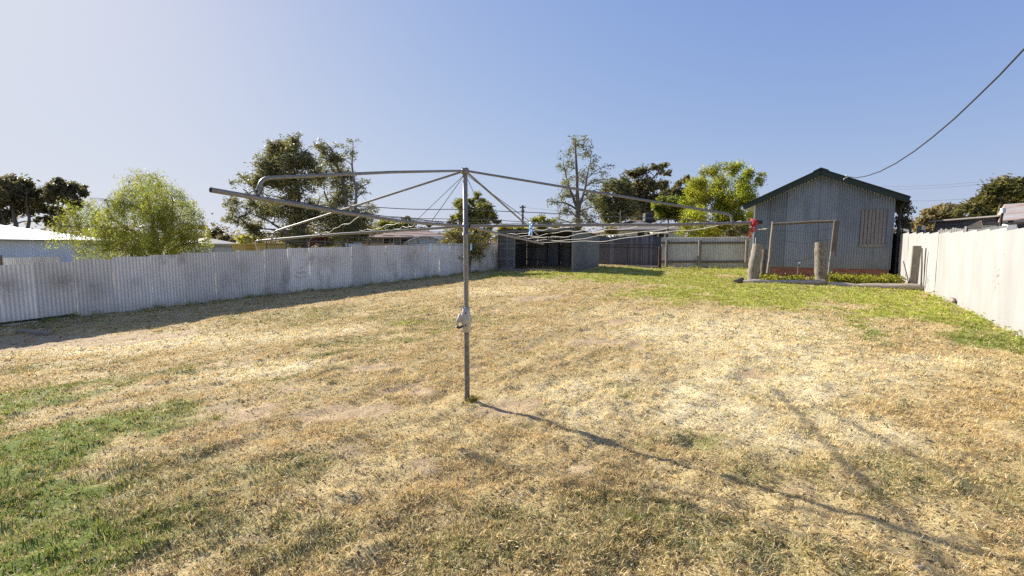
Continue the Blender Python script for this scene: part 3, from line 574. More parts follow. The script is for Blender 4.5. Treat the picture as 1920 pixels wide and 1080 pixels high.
# ------------------------------------------------------------------ the big tin shed
def tin_shed():
    R_ = SHED_R; Lc = P(1409.5, 519, 19.15)[:2]; X_ = (Lc-R_)/np.linalg.norm(Lc-R_); wd = np.linalg.norm(Lc-R_); N_ = toward(X_); B_ = -N_
    def fp(u, v): return Wp(u, v, R_, Lc)
    z0 = min(float(hs(*R_)), float(hs(*Lc)))-.05; zb = fp(1540, 502.5)[2]; ze = (fp(1677, 369)[2]+fp(1411, 383)[2])/2; za = fp(1537, 326)[2]; dep = 7.
    t = thing('tin_shed', 'tall gabled shed of grey blue corrugated iron on a red brick base', 'shed', (*R_, z0))
    def roofz(s_): return ze+(za-ze)*(1-abs(s_-.5)*2)          # s_ 0 at right corner .. 1 at left
    # front cladding in sheets of slightly different iron
    cuts = [0, .17, .34, .40, .62, .70, .84, 1.0]; cuts = [0, .115, .235, .37, .50, .62, .745, .87, 1.0]; tones = [.55, .40, .35, .80, 1., .95, .15, .25]
    for k in range(8):
        s0, s1 = cuts[k], cuts[k+1]; pieces = [(s0, s1)] if not (s0 < .5 < s1) else [(s0, .5), (.5, s1)]
        for (p0, p1) in pieces:
            m = MB(); a = R_+X_*wd*p0; b = R_+X_*wd*p1
            sheet(m, a, b, zb, zb, roofz(p0)-.02, roofz(p1)-.02, rows=8, dent=.004, amp=.0095, tone=tones[k], splash=.3, nrm=1)
            build('wall_sheet', m, M['shed_iron'], t)
    def wallside(p, q, nm):
        for k in range(4):
            a = p+(q-p)*k/4; b = p+(q-p)*(k+1)/4; m = MB(); sheet(m, a, b, zb, zb, ze-.02, ze-.02, rows=3); build(nm, m, M['shed_iron'], t)
    wallside(R_, R_+B_*dep, 'side_sheet'); wallside(Lc, Lc+B_*dep, 'side_sheet')
    m = MB(); a, b = R_+B_*dep, Lc+B_*dep; md = (a+b)/2; m.add([(*a, z0), (*b, z0), (*b, ze), (*md, za), (*a, ze)], [(0, 1, 2, 3, 4)]); build('rear_wall', m, M['dark_iron'], t)
    # brick base with a UV so courses run level
    me = bpy.data.meshes.new('brick_base'); i_ = .03
    c = [R_+X_*i_+B_*i_, Lc-X_*i_+B_*i_, Lc-X_*i_+B_*(dep-i_), R_+X_*i_+B_*(dep-i_)]
    V = [(*p, z0-.1) for p in c]+[(*p, zb+.02) for p in c]; V = [(x-R_[0], y-R_[1], z-z0) for x, y, z in V]
    me.from_pydata(V, [], [(0, 1, 5, 4), (1, 2, 6, 5), (2, 3, 7, 6), (3, 0, 4, 7), (4, 5, 6, 7)]); uv = me.uv_layers.new(name='UVMap')
    for f in me.polygons:
        L0 = 0
        for li in f.loop_indices:
            vi = me.loops[li].vertex_index; v0 = me.vertices[f.vertices[0]].co; vv = me.vertices[vi].co
            uv.data[li].uv = (math.hypot(vv.x-v0.x, vv.y-v0.y), vv.z)
    me.materials.append(M['brick']); o = bpy.data.objects.new('brick_base', me); COL.objects.link(o); o.parent = t
    # roof: two slopes with thickness, overhanging front and eaves
    ov = .34; eo = .36; pitch_ = (za-ze)/(wd/2)
    def slope(s0, s1, nm):
        f0 = R_+X_*wd*s0; f1 = R_+X_*wd*s1
        def fn(i, j):
            s_ = s0+(s1-s0)*j; p = R_+X_*wd*s_+N_*ov+B_*(dep+ov+.2)*i; z = roofz(s_)+.10 if 0 <= s_ <= 1 else ze-pitch_*wd*(abs(s_-.5)-.5)+.10
            return (p[0], p[1], z+.009*math.cos(i*(dep+ov)/.076*2*math.pi))
        m = MB(); m.grid(fn, 560, 2); build(nm, m, M['roofiron'], t)
    slope(-eo/wd, .5, 'roof'); slope(.5, 1+eo/wd, 'roof')
    # barge boards
    for sgn in (0, 1):
        s_e = -eo/wd if sgn == 0 else 1+eo/wd; pe = R_+X_*wd*s_e+N_*ov; pm = R_+X_*wd*.5+N_*ov; zE = ze-pitch_*eo
        m = MB(); n3_ = Vector((*N_, 0)); m.bar((*pe, zE+.02), (*pm, za+.02), .035, .21, up=(0, 0, 1)); build('barge_board', m, M['green_paint'], t)
        m = MB(); m.bar((*(pe+N_*.03), zE+.125), (*(pm+N_*.03), za+.135), .09, .028, up=(0, 0, 1)); build('barge_capping', m, M['green_paint'], t)
        # eave fascia and soffit
        q = R_+X_*wd*s_e+B_*dep; pe2 = R_+X_*wd*s_e+N_*(ov-.03)
        m = MB(); m.bar((*pe2, zE-.005), (*q, zE-.005), .02, .13); build('fascia', m, M['cream'] if sgn else M['green_paint'], t)
        cw = R_+X_*wd*(0 if sgn == 0 else 1)
        m = MB(); a1, a2 = pe2, q; b1, b2 = cw+N_*(ov-.03), cw+B_*dep; zz = zE-.05
        m.add([(*a1, zz), (*a2, zz), (*b2, zz+.16), (*b1, zz+.16), (*a1, zz+.02), (*a2, zz+.02), (*b2, zz+.18), (*b1, zz+.18)], [(3, 2, 1, 0), (4, 5, 6, 7), (0, 1, 5, 4), (1, 2, 6, 5), (2, 3, 7, 6), (3, 0, 4, 7)]); build('soffit', m, M['cream'] if sgn else M['soffit_red'], t)
    # added cream blocks paint in the sunlit sheet tips under the barge boards
    m = MB(); q = .03
    while q < wd-.03:
        p = R_+X_*q+N_*.03; zt_ = roofz(q/wd)-.075; m.box((p[0], p[1], zt_), (.028, .016, .05), rz=math.atan2(X_[1], X_[0])); q += .114
    build('painted_sunlit_tips', m, M['cream'], t)
    # ridge capping, bent plate
    pm = R_+X_*wd*.5+N_*(ov+.05); pr = R_+X_*wd*.5+B_*dep; m = MB()
    for sg in (-1, 1):
        o_ = X_*.24*sg; zz = za+.19; v = [(*pm, zz), (*pr, zz), (*(pr+o_), zz-.24*pitch_), (*(pm+o_), zz-.24*pitch_)]; v2 = [(x, y, z-.05) for x, y, z in v]
        m.add(v+v2, [(0, 1, 2, 3), (7, 6, 5, 4), (0, 3, 7, 4), (1, 5, 6, 2), (2, 6, 7, 3), (0, 4, 5, 1)])
    build('ridge_capping', m, M['green_paint'], t)
    m = MB(); c = R_+X_*wd*.5+N_*.02; 
    # pale corner strip on the left, pale lap line under barge
    p = Lc+N_*.02+X_*.005; m = MB(); m.box((p[0], p[1], (zb-.25+ze)/2-.02), (.055, .055, ze-zb+.22), rz=math.atan2(X_[1], X_[0])); build('corner_strip', m, M['white'], t)
    p = Lc+N_*.05-X_*.09; m = MB(); m.tube([(*p, fp(1415, 446)[2]), (*p, zb-.05)], .012, 6); build('conduit', m, M['white'], t)
    # downpipe under the right eave
    p = R_-X_*.16+B_*.25; m = MB(); m.tube([(*(p-X_*.18), ze-.05), (*p, ze-.35), (*p, z0+.1)], .05, 8); build('downpipe', m, M['cable'], t)
    # boarded window
    W_ = [(1611, 392), (1659, 393), (1658, 463), (1610.5, 464.5)]; c0, c1 = fp(1611, 464), fp(1659, 464); zt_, zb_ = fp(1635, 392.5)[2], fp(1635, 464)[2]
    wn = thing_part = MB(); e = N_*.022
    B0 = MB(); B0.box(((c0[0]+c1[0])/2+e[0], (c0[1]+c1[1])/2+e[1], (zt_+zb_)/2), (np.linalg.norm((c1-c0)[:2])-.02, .014, zt_-zb_-.02), rz=math.atan2(X_[1], X_[0])); win = build('boarded_window', B0, M['timber_dark'], t)
    e = N_*.036; nb = 7; edges = np.linspace(0, 1, nb+1)
    for k in range(nb):
        m = MB(); a = c0+(c1-c0)*(edges[k]+.008); b = c0+(c1-c0)*(edges[k+1]-.022*random.uniform(.5, 1.6)); zz0 = zb_+.02+random.uniform(0, .05)
        m.box(((a[0]+b[0])/2+e[0], (a[1]+b[1])/2+e[1], (zt_+zz0)/2-random.uniform(0, .015)), (np.linalg.norm((b-a)[:2]), .016, zt_-zz0), rz=math.atan2(X_[1], X_[0])); build('plank', m, M['board'], win)
    m = MB(); a, b = c0, c1; e2 = N_*.055; m.box(((a[0]+b[0])/2+e2[0], (a[1]+b[1])/2+e2[1], zb_+.07), (np.linalg.norm((b-a)[:2])+.02, .018, .10), rz=math.atan2(X_[1], X_[0])); build('ledge', m, M['board'], win)
    # small light fitting and its arm
    p = fp(1433, 430)+np.r_[N_*.12, 0]; m = MB(); m.tube([p-np.r_[X_*-.05, 0], p+np.r_[X_*-.11, 0]], [.035, .04], 10); lt = build('wall_light', m, M['cream'], t)
    m = MB(); m.tube([p-np.r_[X_*-.0, 0], p+np.r_[X_*.20, .0], p+np.r_[X_*.20-N_*.1, 0]], .009, 6); build('arm', m, M['cream'], lt)
    # cable bracket with insulator
    p = fp(1588, 333)+np.r_[N_*(ov+.05), 0]; m = MB(); m.tube([p+np.array((0, 0, -.06)), p+np.array((0, 0, .06))], [.035, .03], 8); m.tube([p, p-np.r_[N_*.1, .05]], .012, 6); build('insulator', m, M['white'], t)
    m = MB(); a = fp(1578, 338)+np.r_[N_*(ov-.05), 0]; m.tube([a, a+np.array((.1, 0, -.08)), p+np.array((-.1, 0, -.1)), p], .012, 6); build('loop_cable', m, M['white'], t)
    return fp, N_, X_, p
M['roofiron'] = simple('green_roof_iron', (.03, .07, .05), (.02, .05, .035), 5, .5)
M['soffit_red'] = simple('red_brown_soffit', (.16, .085, .06), (.11, .06, .045), 6, .8)
fpS, NS, XS, CABP = tin_shed()

# ------------------------------------------------------------------ service cable
def cable():
    q = P(1985, 20, 6.0); pl = (CABP[:2], q[:2]); m = MB(); pts = [CABP]
    for u, v in ((1604, 333.5), (1625, 330), (1650, 321.5), (1680, 306), (1715, 283), (1750, 256), (1790, 222), (1830, 184), (1875, 140), (1920, 92), (1985, 20)): pts.append(Wp(u, v, *pl))
    pts.append(pts[-1]+(pts[-1]-pts[-2])*1.0); m.tube(pts, .014, 6, smooth=True)
    build('service_cable', m, M['cable'], None, 'black service cable sagging from the tin shed gable up to the right', 'cable', origin=CABP)
cable()

# ------------------------------------------------------------------ posts, logs, bush timber frame
def rough_post(u0, v0, u1, v1, Y, r, label, mat_='timber', lean=0, name='timber_post', seg=12, group=None):
    b = P(u0, v0, Y); tp = P(u1, v1, Y+lean); b2 = b+(b-tp)*.08
    m = MB(); n_ = 14; pts = []; rs = []
    for k in range(n_+1):
        f = k/n_; pts.append(b2+(tp-b2)*f+np.array((math.sin(f*5+r*90)*.012, math.cos(f*4)*.01, 0))); rs.append(r*(1.06-.12*f+.05*math.sin(f*9+u0)))
    m.tube(pts, rs, seg, wob=.17)
    for q in range(7):
        an = random.uniform(0, 6.28); f0 = random.uniform(.1, .6); o_ = np.array((math.cos(an), math.sin(an), 0))*r*.93; m.tube([b+(tp-b)*f0+o_, b+(tp-b)*min(1.02, f0+random.uniform(.2, .45))+o_*.97], [r*.16, r*.07], 4, smooth=False)
    return build(name, m, M[mat_], None, label, 'post', group, origin=b)
rough_post(1410.5, 529, 1420.5, 458, 14.6, .165, 'thick pale grey timber post leaning right, left of the bush pole frame')
rough_post(1430, 521, 1434, 468, 15.5, .09, 'shorter dark timber post just behind the thick pale post', 'timber_dark')
rough_post(1539, 527, 1538.5, 454, 13.9, .155, 'knotty bark-worn timber stump post standing behind the middle log join', 'timber2')
def pole_frame():
    a = P(1438, 521, 16.0); b = P(1450, 418, 16.0); c = P(1569, 415, 14.8); d = P(1553, 521, 14.9)
    t = thing('pole_frame', 'bush timber pole frame strung with sagging wire in front of tin shed', 'trellis', a)
    m = MB(); m.tube([a+(a-b)*.05, a+(b-a)*.35+np.array((.03, 0, 0)), a+(b-a)*.7, b+(b-a)*.02], [.06, .058, .055, .052], 9, wob=.15); build('pole', m, M['timber'], t)
    m = MB(); m.tube([b+np.array((-.03, 0, -.03)), b+(c-b)*.3+np.array((0, 0, -.03)), b+(c-b)*.6+np.array((0, 0, .0)), c], [.05, .05, .046, .045], 9, wob=.2); build('cross_pole', m, M['timber_dark2'], t)
    mid = P(1561, 480, 14.85)
    m = MB(); m.bar(c+np.array((.0, 0, .02)), mid, .04, .17, up=(1, 0, 0)); build('upright_board', m, M['timber_dark2'], t)
    m = MB(); m.bar(mid+np.array((-.04, -.05, .15)), d+np.array((0, -.05, -.06)), .035, .14, up=(1, 0, 0)); build('upright_board', m, M['board'], t)
    def F(s_, q): return (a+(b-a)*q)*(1-s_)+(d+(c-d)*q)*s_
    for q0, sg, wv in ((.88, .10, 1), (.70, .12, 2), (.42, .18, 3), (.2, .1, 4), (.07, .05, 5)):
        m = MB(); pts = [F(s_, q0)-np.array((0, 0, sg*4*s_*(1-s_)+.04*math.sin(s_*11+wv)*(s_*(1-s_)*4))) for s_ in np.linspace(0, 1, 18)]; m.tube(pts, .004, 4, False); build('wire', m, M['wire'], t)
    m = MB(); pts = [P(1543, 435, 14.8), P(1546, 445, 14.7), P(1552, 452, 14.7), P(1552, 470, 14.7), P(1557, 500, 14.7)]; m.tube(pts, .007, 5, False); m.tube([P(1543, 435, 14.8), P(1541, 446, 14.8), P(1546, 456, 14.8)], .006, 5, False); build('loose_wire', m, M['wire'], t)
pole_frame()
def log(u0, v0, Y0, u1, v1, Y1, r, label):
    a, b = P(u0, v0, Y0), P(u1, v1, Y1); n_ = 20
    pts = [a+(b-a)*k/n_+np.array((0, 0, .012*math.sin(k*.8+u0))) for k in range(n_+1)]; m = MB(); m.tube(pts, [r*(1+.12*math.sin(k*.55+u0)) for k in range(n_+1)], 12, wob=.10); build('log', m, M['timber_h'], None, label, 'log', 'garden edging logs', origin=a)
log(1394, 529.5, 14.5, 1547, 530, 13.6, .085, 'left of two grey edging logs, lying below the two leaning posts')
log(1552, 536, 13.4, 1731, 539, 12.25, .095, 'right of two grey edging logs, ending at the right fence')
rough_post(1381, 530, 1389, 525, 14.5, .10, 'stubby charred log end lying at the left tip of the edging', 'timber_dark', .5, 'log_end')
# water pipe with tap
p = P(1495.5, 519, 15.7); q = P(1496.5, 496, 15.7); m = MB(); m.tube([p-np.array((0, 0, .05)), q, P(1497.5, 493, 15.7), P(1500, 492.3, 15.65), P(1500.5, 494.5, 15.6)], .012, 8)
t = thing('water_pipe', 'thin upright garden water pipe with bent top by the brick base', 'pipe', p); build('riser', m, M['galv'], t); m = MB(); m.tube([P(1496, 498, 15.62), P(1496, 497, 15.58)], .016, 8); build('tap_handle', m, M['bolt'], t)
# post, stake and rod by the right fence
def fence_side():
    n_ = np.array((-RFd[1], RFd[0])); n_ = n_ if n_ @ (-1, 0) > 0 else -n_
    b = P(1714, 530, 12.5)+np.r_[n_*.02, 0]; tp = P(1716, 461, 12.5); m = MB(); m.bar(b-np.array((0, 0, .1)), np.array((b[0]+.02, b[1], tp[2])), .17, .17, up=(*RFd, 0)); build('timber_post', m, M['timber'], None, 'square sawn timber post standing against the sunlit right fence', 'post', origin=b)
    b = P(1727, 535, 12.15); tp = P(1728.5, 465, 12.15); m = MB(); m.tube([b-np.array((0, 0, .05)), (b+tp)/2+np.array((.01, 0, 0)), tp], .018, 6); build('stake', m, M['timber_dark'], None, 'slim dark stake right beside the square post at the right fence', 'stake', origin=b)
    b = P(1705, 538, 12.6); tp = P(1694, 490, 13.1); m = MB(); m.tube([b, (b+tp)/2+np.array((0, 0, .02)), tp], .013, 6); build('rod', m, M['rust'], None, 'thin rusty rod leaning on the fence left of the square post', 'rod', origin=b)
    b = RFp(1791, 563)+np.r_[n_*.05, 0]; m = MB(); c_ = np.array((*RFd*.14, .02)); m.tube([b-c_, b-c_*.3+np.array((0, 0, .02)), b+c_*.5, b+c_], [.03, .05, .045, .025], 8, wob=.4); build('rock', m, M['concrete'], None, 'brown stone lodged against the foot of the right fence', 'rock', origin=b)
fence_side()
# small stone in the lawn and concrete kerb piece by the left fence
g_ = G(1727, 1072); m = MB(); m.tube([g_+np.array((-.03, 0, .006)), g_+np.array((-.02, .002, .008)), g_+np.array((.01, 0, .009)), g_+np.array((.026, .004, .006))], [.006, .018, .019, .007], 10, wob=.3); build('rock', m, M['concrete'], None, 'small round pale stone in the grass near the bottom edge', 'rock', origin=g_)
a, b = G(38, 622), G(95, 628); m = MB(); m.bar(a+np.array((0, 0, .0)), b+np.array((0, 0, .0)), .15, .10); build('sleeper', m, M['concrete'], None, 'old grey sleeper lying in the shade by the left fence', 'sleeper', origin=a)

# ------------------------------------------------------------------ rotary clothes hoist
def hoist():
    HB = P(876, 752, 4.05); hub = P(876, 425, 4.05); top = P(875, 316, 4.05)
    T = thing('clothes_hoist', 'old galvanised rotary clothes hoist with four arms standing in the lawn', 'clothes hoist', (HB[0], HB[1], float(hs(HB[0], HB[1]))))
    px, py = HB[0], HB[1]
    def z(v): return P(876, v, 4.05)[2]
    m = MB(); m.tube([(px, py, HB[2]-.08), (px, py, z(600))], .0235, 16); build('lower_pole', m, M['galv_dark'], T)
    m = MB(); m.tube([(px, py, z(600)), (px, py, z(440))], .0215, 16); m.tube([(px, py, z(442)), (px, py, z(437)), (px, py, z(436.9)), (px, py, z(418)), (px, py, z(417.9)), (px, py, z(322))], [.0285, .0285, .026, .026, .0205, .0205], 16); build('upper_pole', m, M['galv'], T)
    m = MB(); m.tube([(px, py, z(327)), (px, py, z(325)), (px, py, z(318)), (px, py, z(315.5))], [.026, .034, .034, .022], 12); build('top_cap', m, M['galv_dark'], T)
    m = MB()
    for k in range(4):
        an = k*math.pi/2+.5; m.tube([(px+.026*math.cos(an), py+.026*math.sin(an), z(318)), (px+.028*math.cos(an), py+.028*math.sin(an), z(314.3))], .0045, 6)
    build('bolt', m, M['bolt'], T)
    # winder gearbox
    m = MB(); zs = [576, 577, 583, 592, 599, 607, 616, 621, 622]; rx = [.020, .030, .034, .046, .048, .044, .034, .030, .022]; seg = 20; V = []
    cx, cy = px, py-.022
    for v, r in zip(zs, rx):
        for k in range(seg):
            an = 2*math.pi*k/seg; V.append((cx+r*math.cos(an), cy+r*.85*math.sin(an), z(v)))
    m.add(V, [(i*seg+k, i*seg+(k+1) % seg, (i+1)*seg+(k+1) % seg, (i+1)*seg+k) for i in range(len(zs)-1) for k in range(seg)], True); m.add(V[:seg], [tuple(range(seg))]); m.add(V[-seg:], [tuple(range(seg))])
    m.tube([(px-.035, py-.03, z(590)), (px-.055, py-.035, z(597)), (px-.073, py-.038, z(601)), (px-.083, py-.04, z(603))], [.032, .028, .018, .012], 12)
    w = build('winder', m, M['castalloy'], T)
    for v, dx in ((585, 0), (608, 0)):
        m = MB(); m.tube([(cx+dx, cy-.034, z(v)), (cx+dx, cy-.050, z(v))], .0075, 8); build('bolt', m, M['bolt'], w)
    for v in (576, 620):
        for dx in (-.034, .034):
            m = MB(); m.tube([(px+dx*.6, py-.03, z(v)), (px+dx*1.35, py-.03, z(v))], .006, 8); build('clamp_bolt', m, M['castalloy'], w)
    m = MB(); m.tube([(px-.030, py-.05, z(610)), (px-.060, py-.07, z(612)), (px-.083, py-.085, z(609))], [.009, .011, .0105], 10); build('crank_handle', m, M['black'], w)
    # arms: four, at right angles in plan
    tips = {'b': P(395, 356, 2.02), 'c': P(482, 452, 4.80), 'd': P(1018, 457, 6.10), 'a': P(1422, 417, 3.35)}
    mids = {'b': [(760, 416), (640, 398), (500, 374)], 'c': [(790, 430), (640, 438.5), (560, 445)], 'd': [(930, 437), (975, 447)], 'a': [(1100, 422), (1250, 421.5), (1350, 419.5)]}
    starts = {'b': (870, 424), 'c': (870, 424), 'd': (880, 424.5), 'a': (882, 424)}
    bend = {'b': (490, 334, 482, 366), 'c': (515, 434, 513, 444), 'd': (1009, 441, 1008.5, 453), 'a': (1370, 402, 1373, 416)}
    arms = {}
    for k in 'bcda':
        pl = (hub[:2], tips[k][:2]); pts = [Wp(*starts[k], *pl)]+[Wp(u, v, *pl) for u, v in mids[k]]+[tips[k]]; arms[k] = pts
        m = MB(); m.tube(pts, .0118, 12, caps=False); i = MB(); arm = build('arm', m, M['galv'], T)
        d_ = (pts[-1]-pts[-2]); d_ = d_/np.linalg.norm(d_); m = MB(); m.tube([pts[-1]-d_*.012, pts[-1]-d_*.004], [.0115, .0115], 12)
        if k == 'a': m = MB(); m.tube([pts[-1]-d_*.02, pts[-1], pts[-1]+d_*.025], [.0165, .0165, .014], 12)
        build('end_cap', m, M['black'], arm)
        # stay: from the cap out, bending down on to the arm
        u1, v1, u2, v2 = bend[k]; e = Wp(u1, v1, *pl); f = Wp(u2, v2, *pl); s_ = np.array((px, py, z(320))); sd_ = (e-s_)/np.linalg.norm(e-s_); s0 = s_+sd_*.03
        dn = (f-e)/np.linalg.norm(f-e); r_ = min(.045, np.linalg.norm(f-e)*.5); c = [s0, e-sd_*r_]
        for q in (.25, .5, .75): c.append((e-sd_*r_)*(1-q)**2+e*2*q*(1-q)+(e+dn*r_)*q*q)
        c += [e+dn*r_, f]
        if k == 'b': mm = s0+(e-s0)*.5+np.array((0, 0, .008)); c.insert(1, mm)
        m = MB(); m.tube(c, .0098, 10); sty = build('stay', m, M['galv'], T)
        m = MB(); g = f-dn*.02; m.tube([g+np.array((0, -.014, 0)), g+np.array((0, .014, 0))], .006, 8); build('bolt', m, M['bolt'], sty)
    def AP(k, t):
        pts = arms[k]; L = [0]
        for i in range(1, len(pts)): L.append(L[-1]+np.linalg.norm(pts[i]-pts[i-1]))
        s_ = t*L[-1]; j = min(np.searchsorted(L, s_, 'right')-1, len(pts)-2); f = (s_-L[j])/(L[j+1]-L[j]); return pts[j]+(pts[j+1]-pts[j])*f
    # thin braces
    for k, (u, v) in zip('bcda', ((809, 415), (762, 431), (922, 435), (1001, 421))):
        pl = (hub[:2], tips[k][:2]); e = Wp(u, v, *pl); m = MB(); m.tube([np.array((px, py, z(326)))+(e-np.array((px, py, z(326))))*.02, e], .0028, 6); build('brace', m, M['wire'], T)
    # pins for the lines
    def pin(k, t, up=.025):
        p = AP(k, t); m = MB(); m.tube([p-np.array((0, 0, .016)), p+np.array((0, 0, up))], .0045, 6); m.tube([p+np.array((0, 0, up-.001)), p+np.array((0, 0, up+.006))], .007, 6); build('pin', m, M['galv'], T)
    def line(k1, t1, k2, t2, sag, wav, seed, mat_='line', r=.0022, dz1=.016, dz2=.016):
        a = AP(k1, t1)+np.array((0, 0, dz1)); b = AP(k2, t2)+np.array((0, 0, dz2)); R = random.Random(seed); n_ = 26; pts = []
        ph, ph2 = R.uniform(0, 6), R.uniform(0, 6)
        for i in range(n_+1):
            f = i/n_; w = 4*f*(1-f); zz = -sag*w+wav*(math.sin(f*13+ph)*.6+math.sin(f*29+ph2)*.4)*min(1, w*2); pts.append(a+(b-a)*f+np.array((0, 0, zz)))
        m = MB(); m.tube(pts, r, 5, False); build('washing_line', m, M[mat_], T); return pts
    Ls = {}
    for i, (t, sag) in enumerate(((.97, .05), (.84, .035), (.70, .02), (.56, .02), (.42, .015))):
        Ls['da', i] = line('d', t, 'a', t*.98, sag, .014, i); pin('d', t-.005)
    for i, (t, sag) in enumerate(((.96, .05), (.86, .07), (.74, .02), (.60, .015), (.46, .015), (.33, .01))):
        Ls['cd', i] = line('c', t, 'd', t, sag, .005, 20+i, 'wire' if i % 2 else 'greyline', .0019)
    for i, (t, s2, sag) in enumerate(((.73, .86, -.01), (.47, .50, .005), (.335, .36, .01))):
        Ls['ba', i] = line('b', t, 'a', s2, sag, .006, 40+i, 'greyline', .0024)
    Ls['bc', 0] = line('b', .56, 'c', .66, .015, .012, 60); Ls['bc', 1] = line('b', .36, 'c', .46, .01, .01, 61); Ls['bc', 2] = line('b', .27, 'c', .30, .01, .012, 62)
    for t in (.66, .46, .92, .30): pin('c', t)
    for t in (.5, .8): pin('a', t)
    # loose wire wound along the left front arm, with knots
    def coil(k, t0, t1, turns, r, seed):
        pts = []; R = random.Random(seed)
        for i in range(turns*9+1):
            f = i/(turns*9); p = AP(k, t0+(t1-t0)*f); an = f*turns*2*math.pi; d = AP(k, min(t0+.05, 1))-AP(k, t0); pts.append(p+np.array((0, math.sin(an)*r, .008+math.cos(an)*r)))
        m = MB(); m.tube(pts, .0028, 5, False); build('line_end', m, M['wire'], T)
    coil('b', .93, .86, 3, .020, 1); coil('b', .40, .36, 2, .020, 2); coil('b', .20, .15, 3, .019, 3); coil('c', .995, .97, 2, .018, 4); coil('b', .615, .608, 2, .0155, 5)
    m = MB(); pts = [AP('b', .86)+np.array((0, 0, .022)), AP('b', .80)+np.array((0, -.006, .016)), AP('b', .7)+np.array((0, -.01, .012)), AP('b', .6)+np.array((0, -.012, .012)), AP('b', .5)+np.array((0, -.006, .016)), AP('b', .42)+np.array((0, 0, .018)), AP('b', .3)+np.array((0, 0, .026)), AP('b', .2)+np.array((0, 0, .02)), AP('b', .05)+np.array((0, 0, .024))]; m.tube(pts, .0028, 5, False); build('line_end', m, M['wire'], T)
    m = MB(); p = tips['c']; m.tube([p+np.array((.01, 0, .012)), p+np.array((-.01, -.01, .0)), p+np.array((-.012, -.01, -.04)), p+np.array((.004, -.01, -.09)), p+np.array((0, -.01, -.14))], .005, 5, False); build('line_end', m, M['line'], T)
    # pegs: things of their own, hanging on the lines
    def peg(p, s_, yaw, tilt, label):
        t = thing('clothes_peg', label, 'clothes peg', p, 'blue clothes pegs on the hoist lines'); O = Vector(p)
        Rm = Matrix.Rotation(yaw, 3, 'Z') @ Matrix.Rotation(tilt, 3, 'Y')
        for sg in (-1, 1):
            m = MB(); prof = [(0.004, .007), (.0075, .0), (.0045, -.012), (.0075, -.03), (.006, -.05), (.0105, -.072)]
            for (x0, z0), (x1, z1) in zip(prof, prof[1:]):
                m.bar(O+Rm @ Vector((sg*x0*s_, 0, z0*s_)), O+Rm @ Vector((sg*x1*s_, 0, z1*s_)), .011*s_, .0048*s_, up=Rm @ Vector((0, 1, 0)) if False else Rm @ Vector((1, 0, 0)))
            build('prong', m, M['peg'], t)
        m = MB(); m.tube([O+Rm @ Vector((-.009*s_, .0, -.030*s_)), O+Rm @ Vector((.009*s_, 0, -.030*s_))], .0042*s_, 8); build('spring', m, M['galv'], t)
    def near(pts, u):
        best = None
        for a, b in zip(pts, pts[1:]):
            for f in np.linspace(0, 1, 12):
                p = a+(b-a)*f; q = p-CAM; dpt = q[1]*cp-q[2]*sp; uu = 960+FPX*q[0]/dpt
                if best is None or abs(uu-u) < best[0]: best = (abs(uu-u), p)
        return best[1]
    pb = near(Ls['ba', 2], 995); peg(pb, 1.3, .6, .02, 'large looking blue peg hanging nearest the camera, right of the hoist pole')
    for u, l, lb in ((809, 1, 'tiny blue peg on a far line, leftmost of the small ones'), (831, 0, 'tiny blue peg on a far line, between leftmost peg and pole'), (884, 0, 'tiny blue peg just to the right of the hoist pole')):
        peg(near(Ls['cd', l], u), 1.0, .3, .08, lb)
    # red rag tied at the tip of the right arm
    a = AP('a', .985); m = MB(); R = random.Random(5); q_ = .8
    for k in range(3):
        pts = [a+np.array((-.01+.012*k, math.cos(q*1.6)*.019, math.sin(q*1.6)*.019)) for q in np.linspace(0, 4, 14)]; m.tube(pts, [.005+.004*R.random() for _ in pts], 6, wob=.5, smooth=False)
    def strip(path, w0, ph):
        V = []; n_ = len(path)
        for i, p in enumerate(path):
            f = i/(n_-1); w = w0*(1-.45*f)*(1+.3*math.sin(i*1.9+ph)); o = np.array((w*math.cos(i*.8+ph), w*.6*math.sin(i*.9+ph), .004*math.sin(i*2.2)))
            V += [p-o, p+o, p+o+np.array((.001, .002, 0)), p-o+np.array((.001, .002, 0))]
        F = []
        for i in range(n_-1):
            for k in range(4): F.append((i*4+k, i*4+(k+1) % 4, i*4+4+(k+1) % 4, i*4+4+k))
        F += [(0, 1, 2, 3), tuple((n_-1)*4+k for k in (3, 2, 1, 0))]; m.add(V, F, False)
    for k, (dx, dz, w0) in enumerate(((-.035, -.115, .013), (-.012, -.075, .014), (.012, -.06, .013), (.0, .035, .011), (-.055, -.09, .009))):
        pts = [a+np.array((dx*f+.008*math.sin(f*9+k), -.022-.01*math.sin(f*6+k), dz*f-.01*abs(math.sin(f*7)))) for f in np.linspace(0, 1, 10)]; strip(pts, w0, k*1.3)
    build('rag', m, M['red'], None, 'crumpled red rag knotted round the right arm tip of the hoist', 'rag', origin=a)
hoist()
def base_tuft():
    C = [(-.365+.04*math.cos(k*1.3)*random.uniform(.6, 1.8), 4.05+.05*math.sin(k*1.3)*random.uniform(.6, 1.6), .02+float(hs(-.39, 4.05))) for k in range(14)]
    o = leaves('grass_tuft', np.array(C), np.full(14, .022), 380, .045, .0035, YGT, ((.8, .7, .8), (1.6, 1.2, 1.6), (2.5, 2., 3)), None); setp(o, kind='stuff')

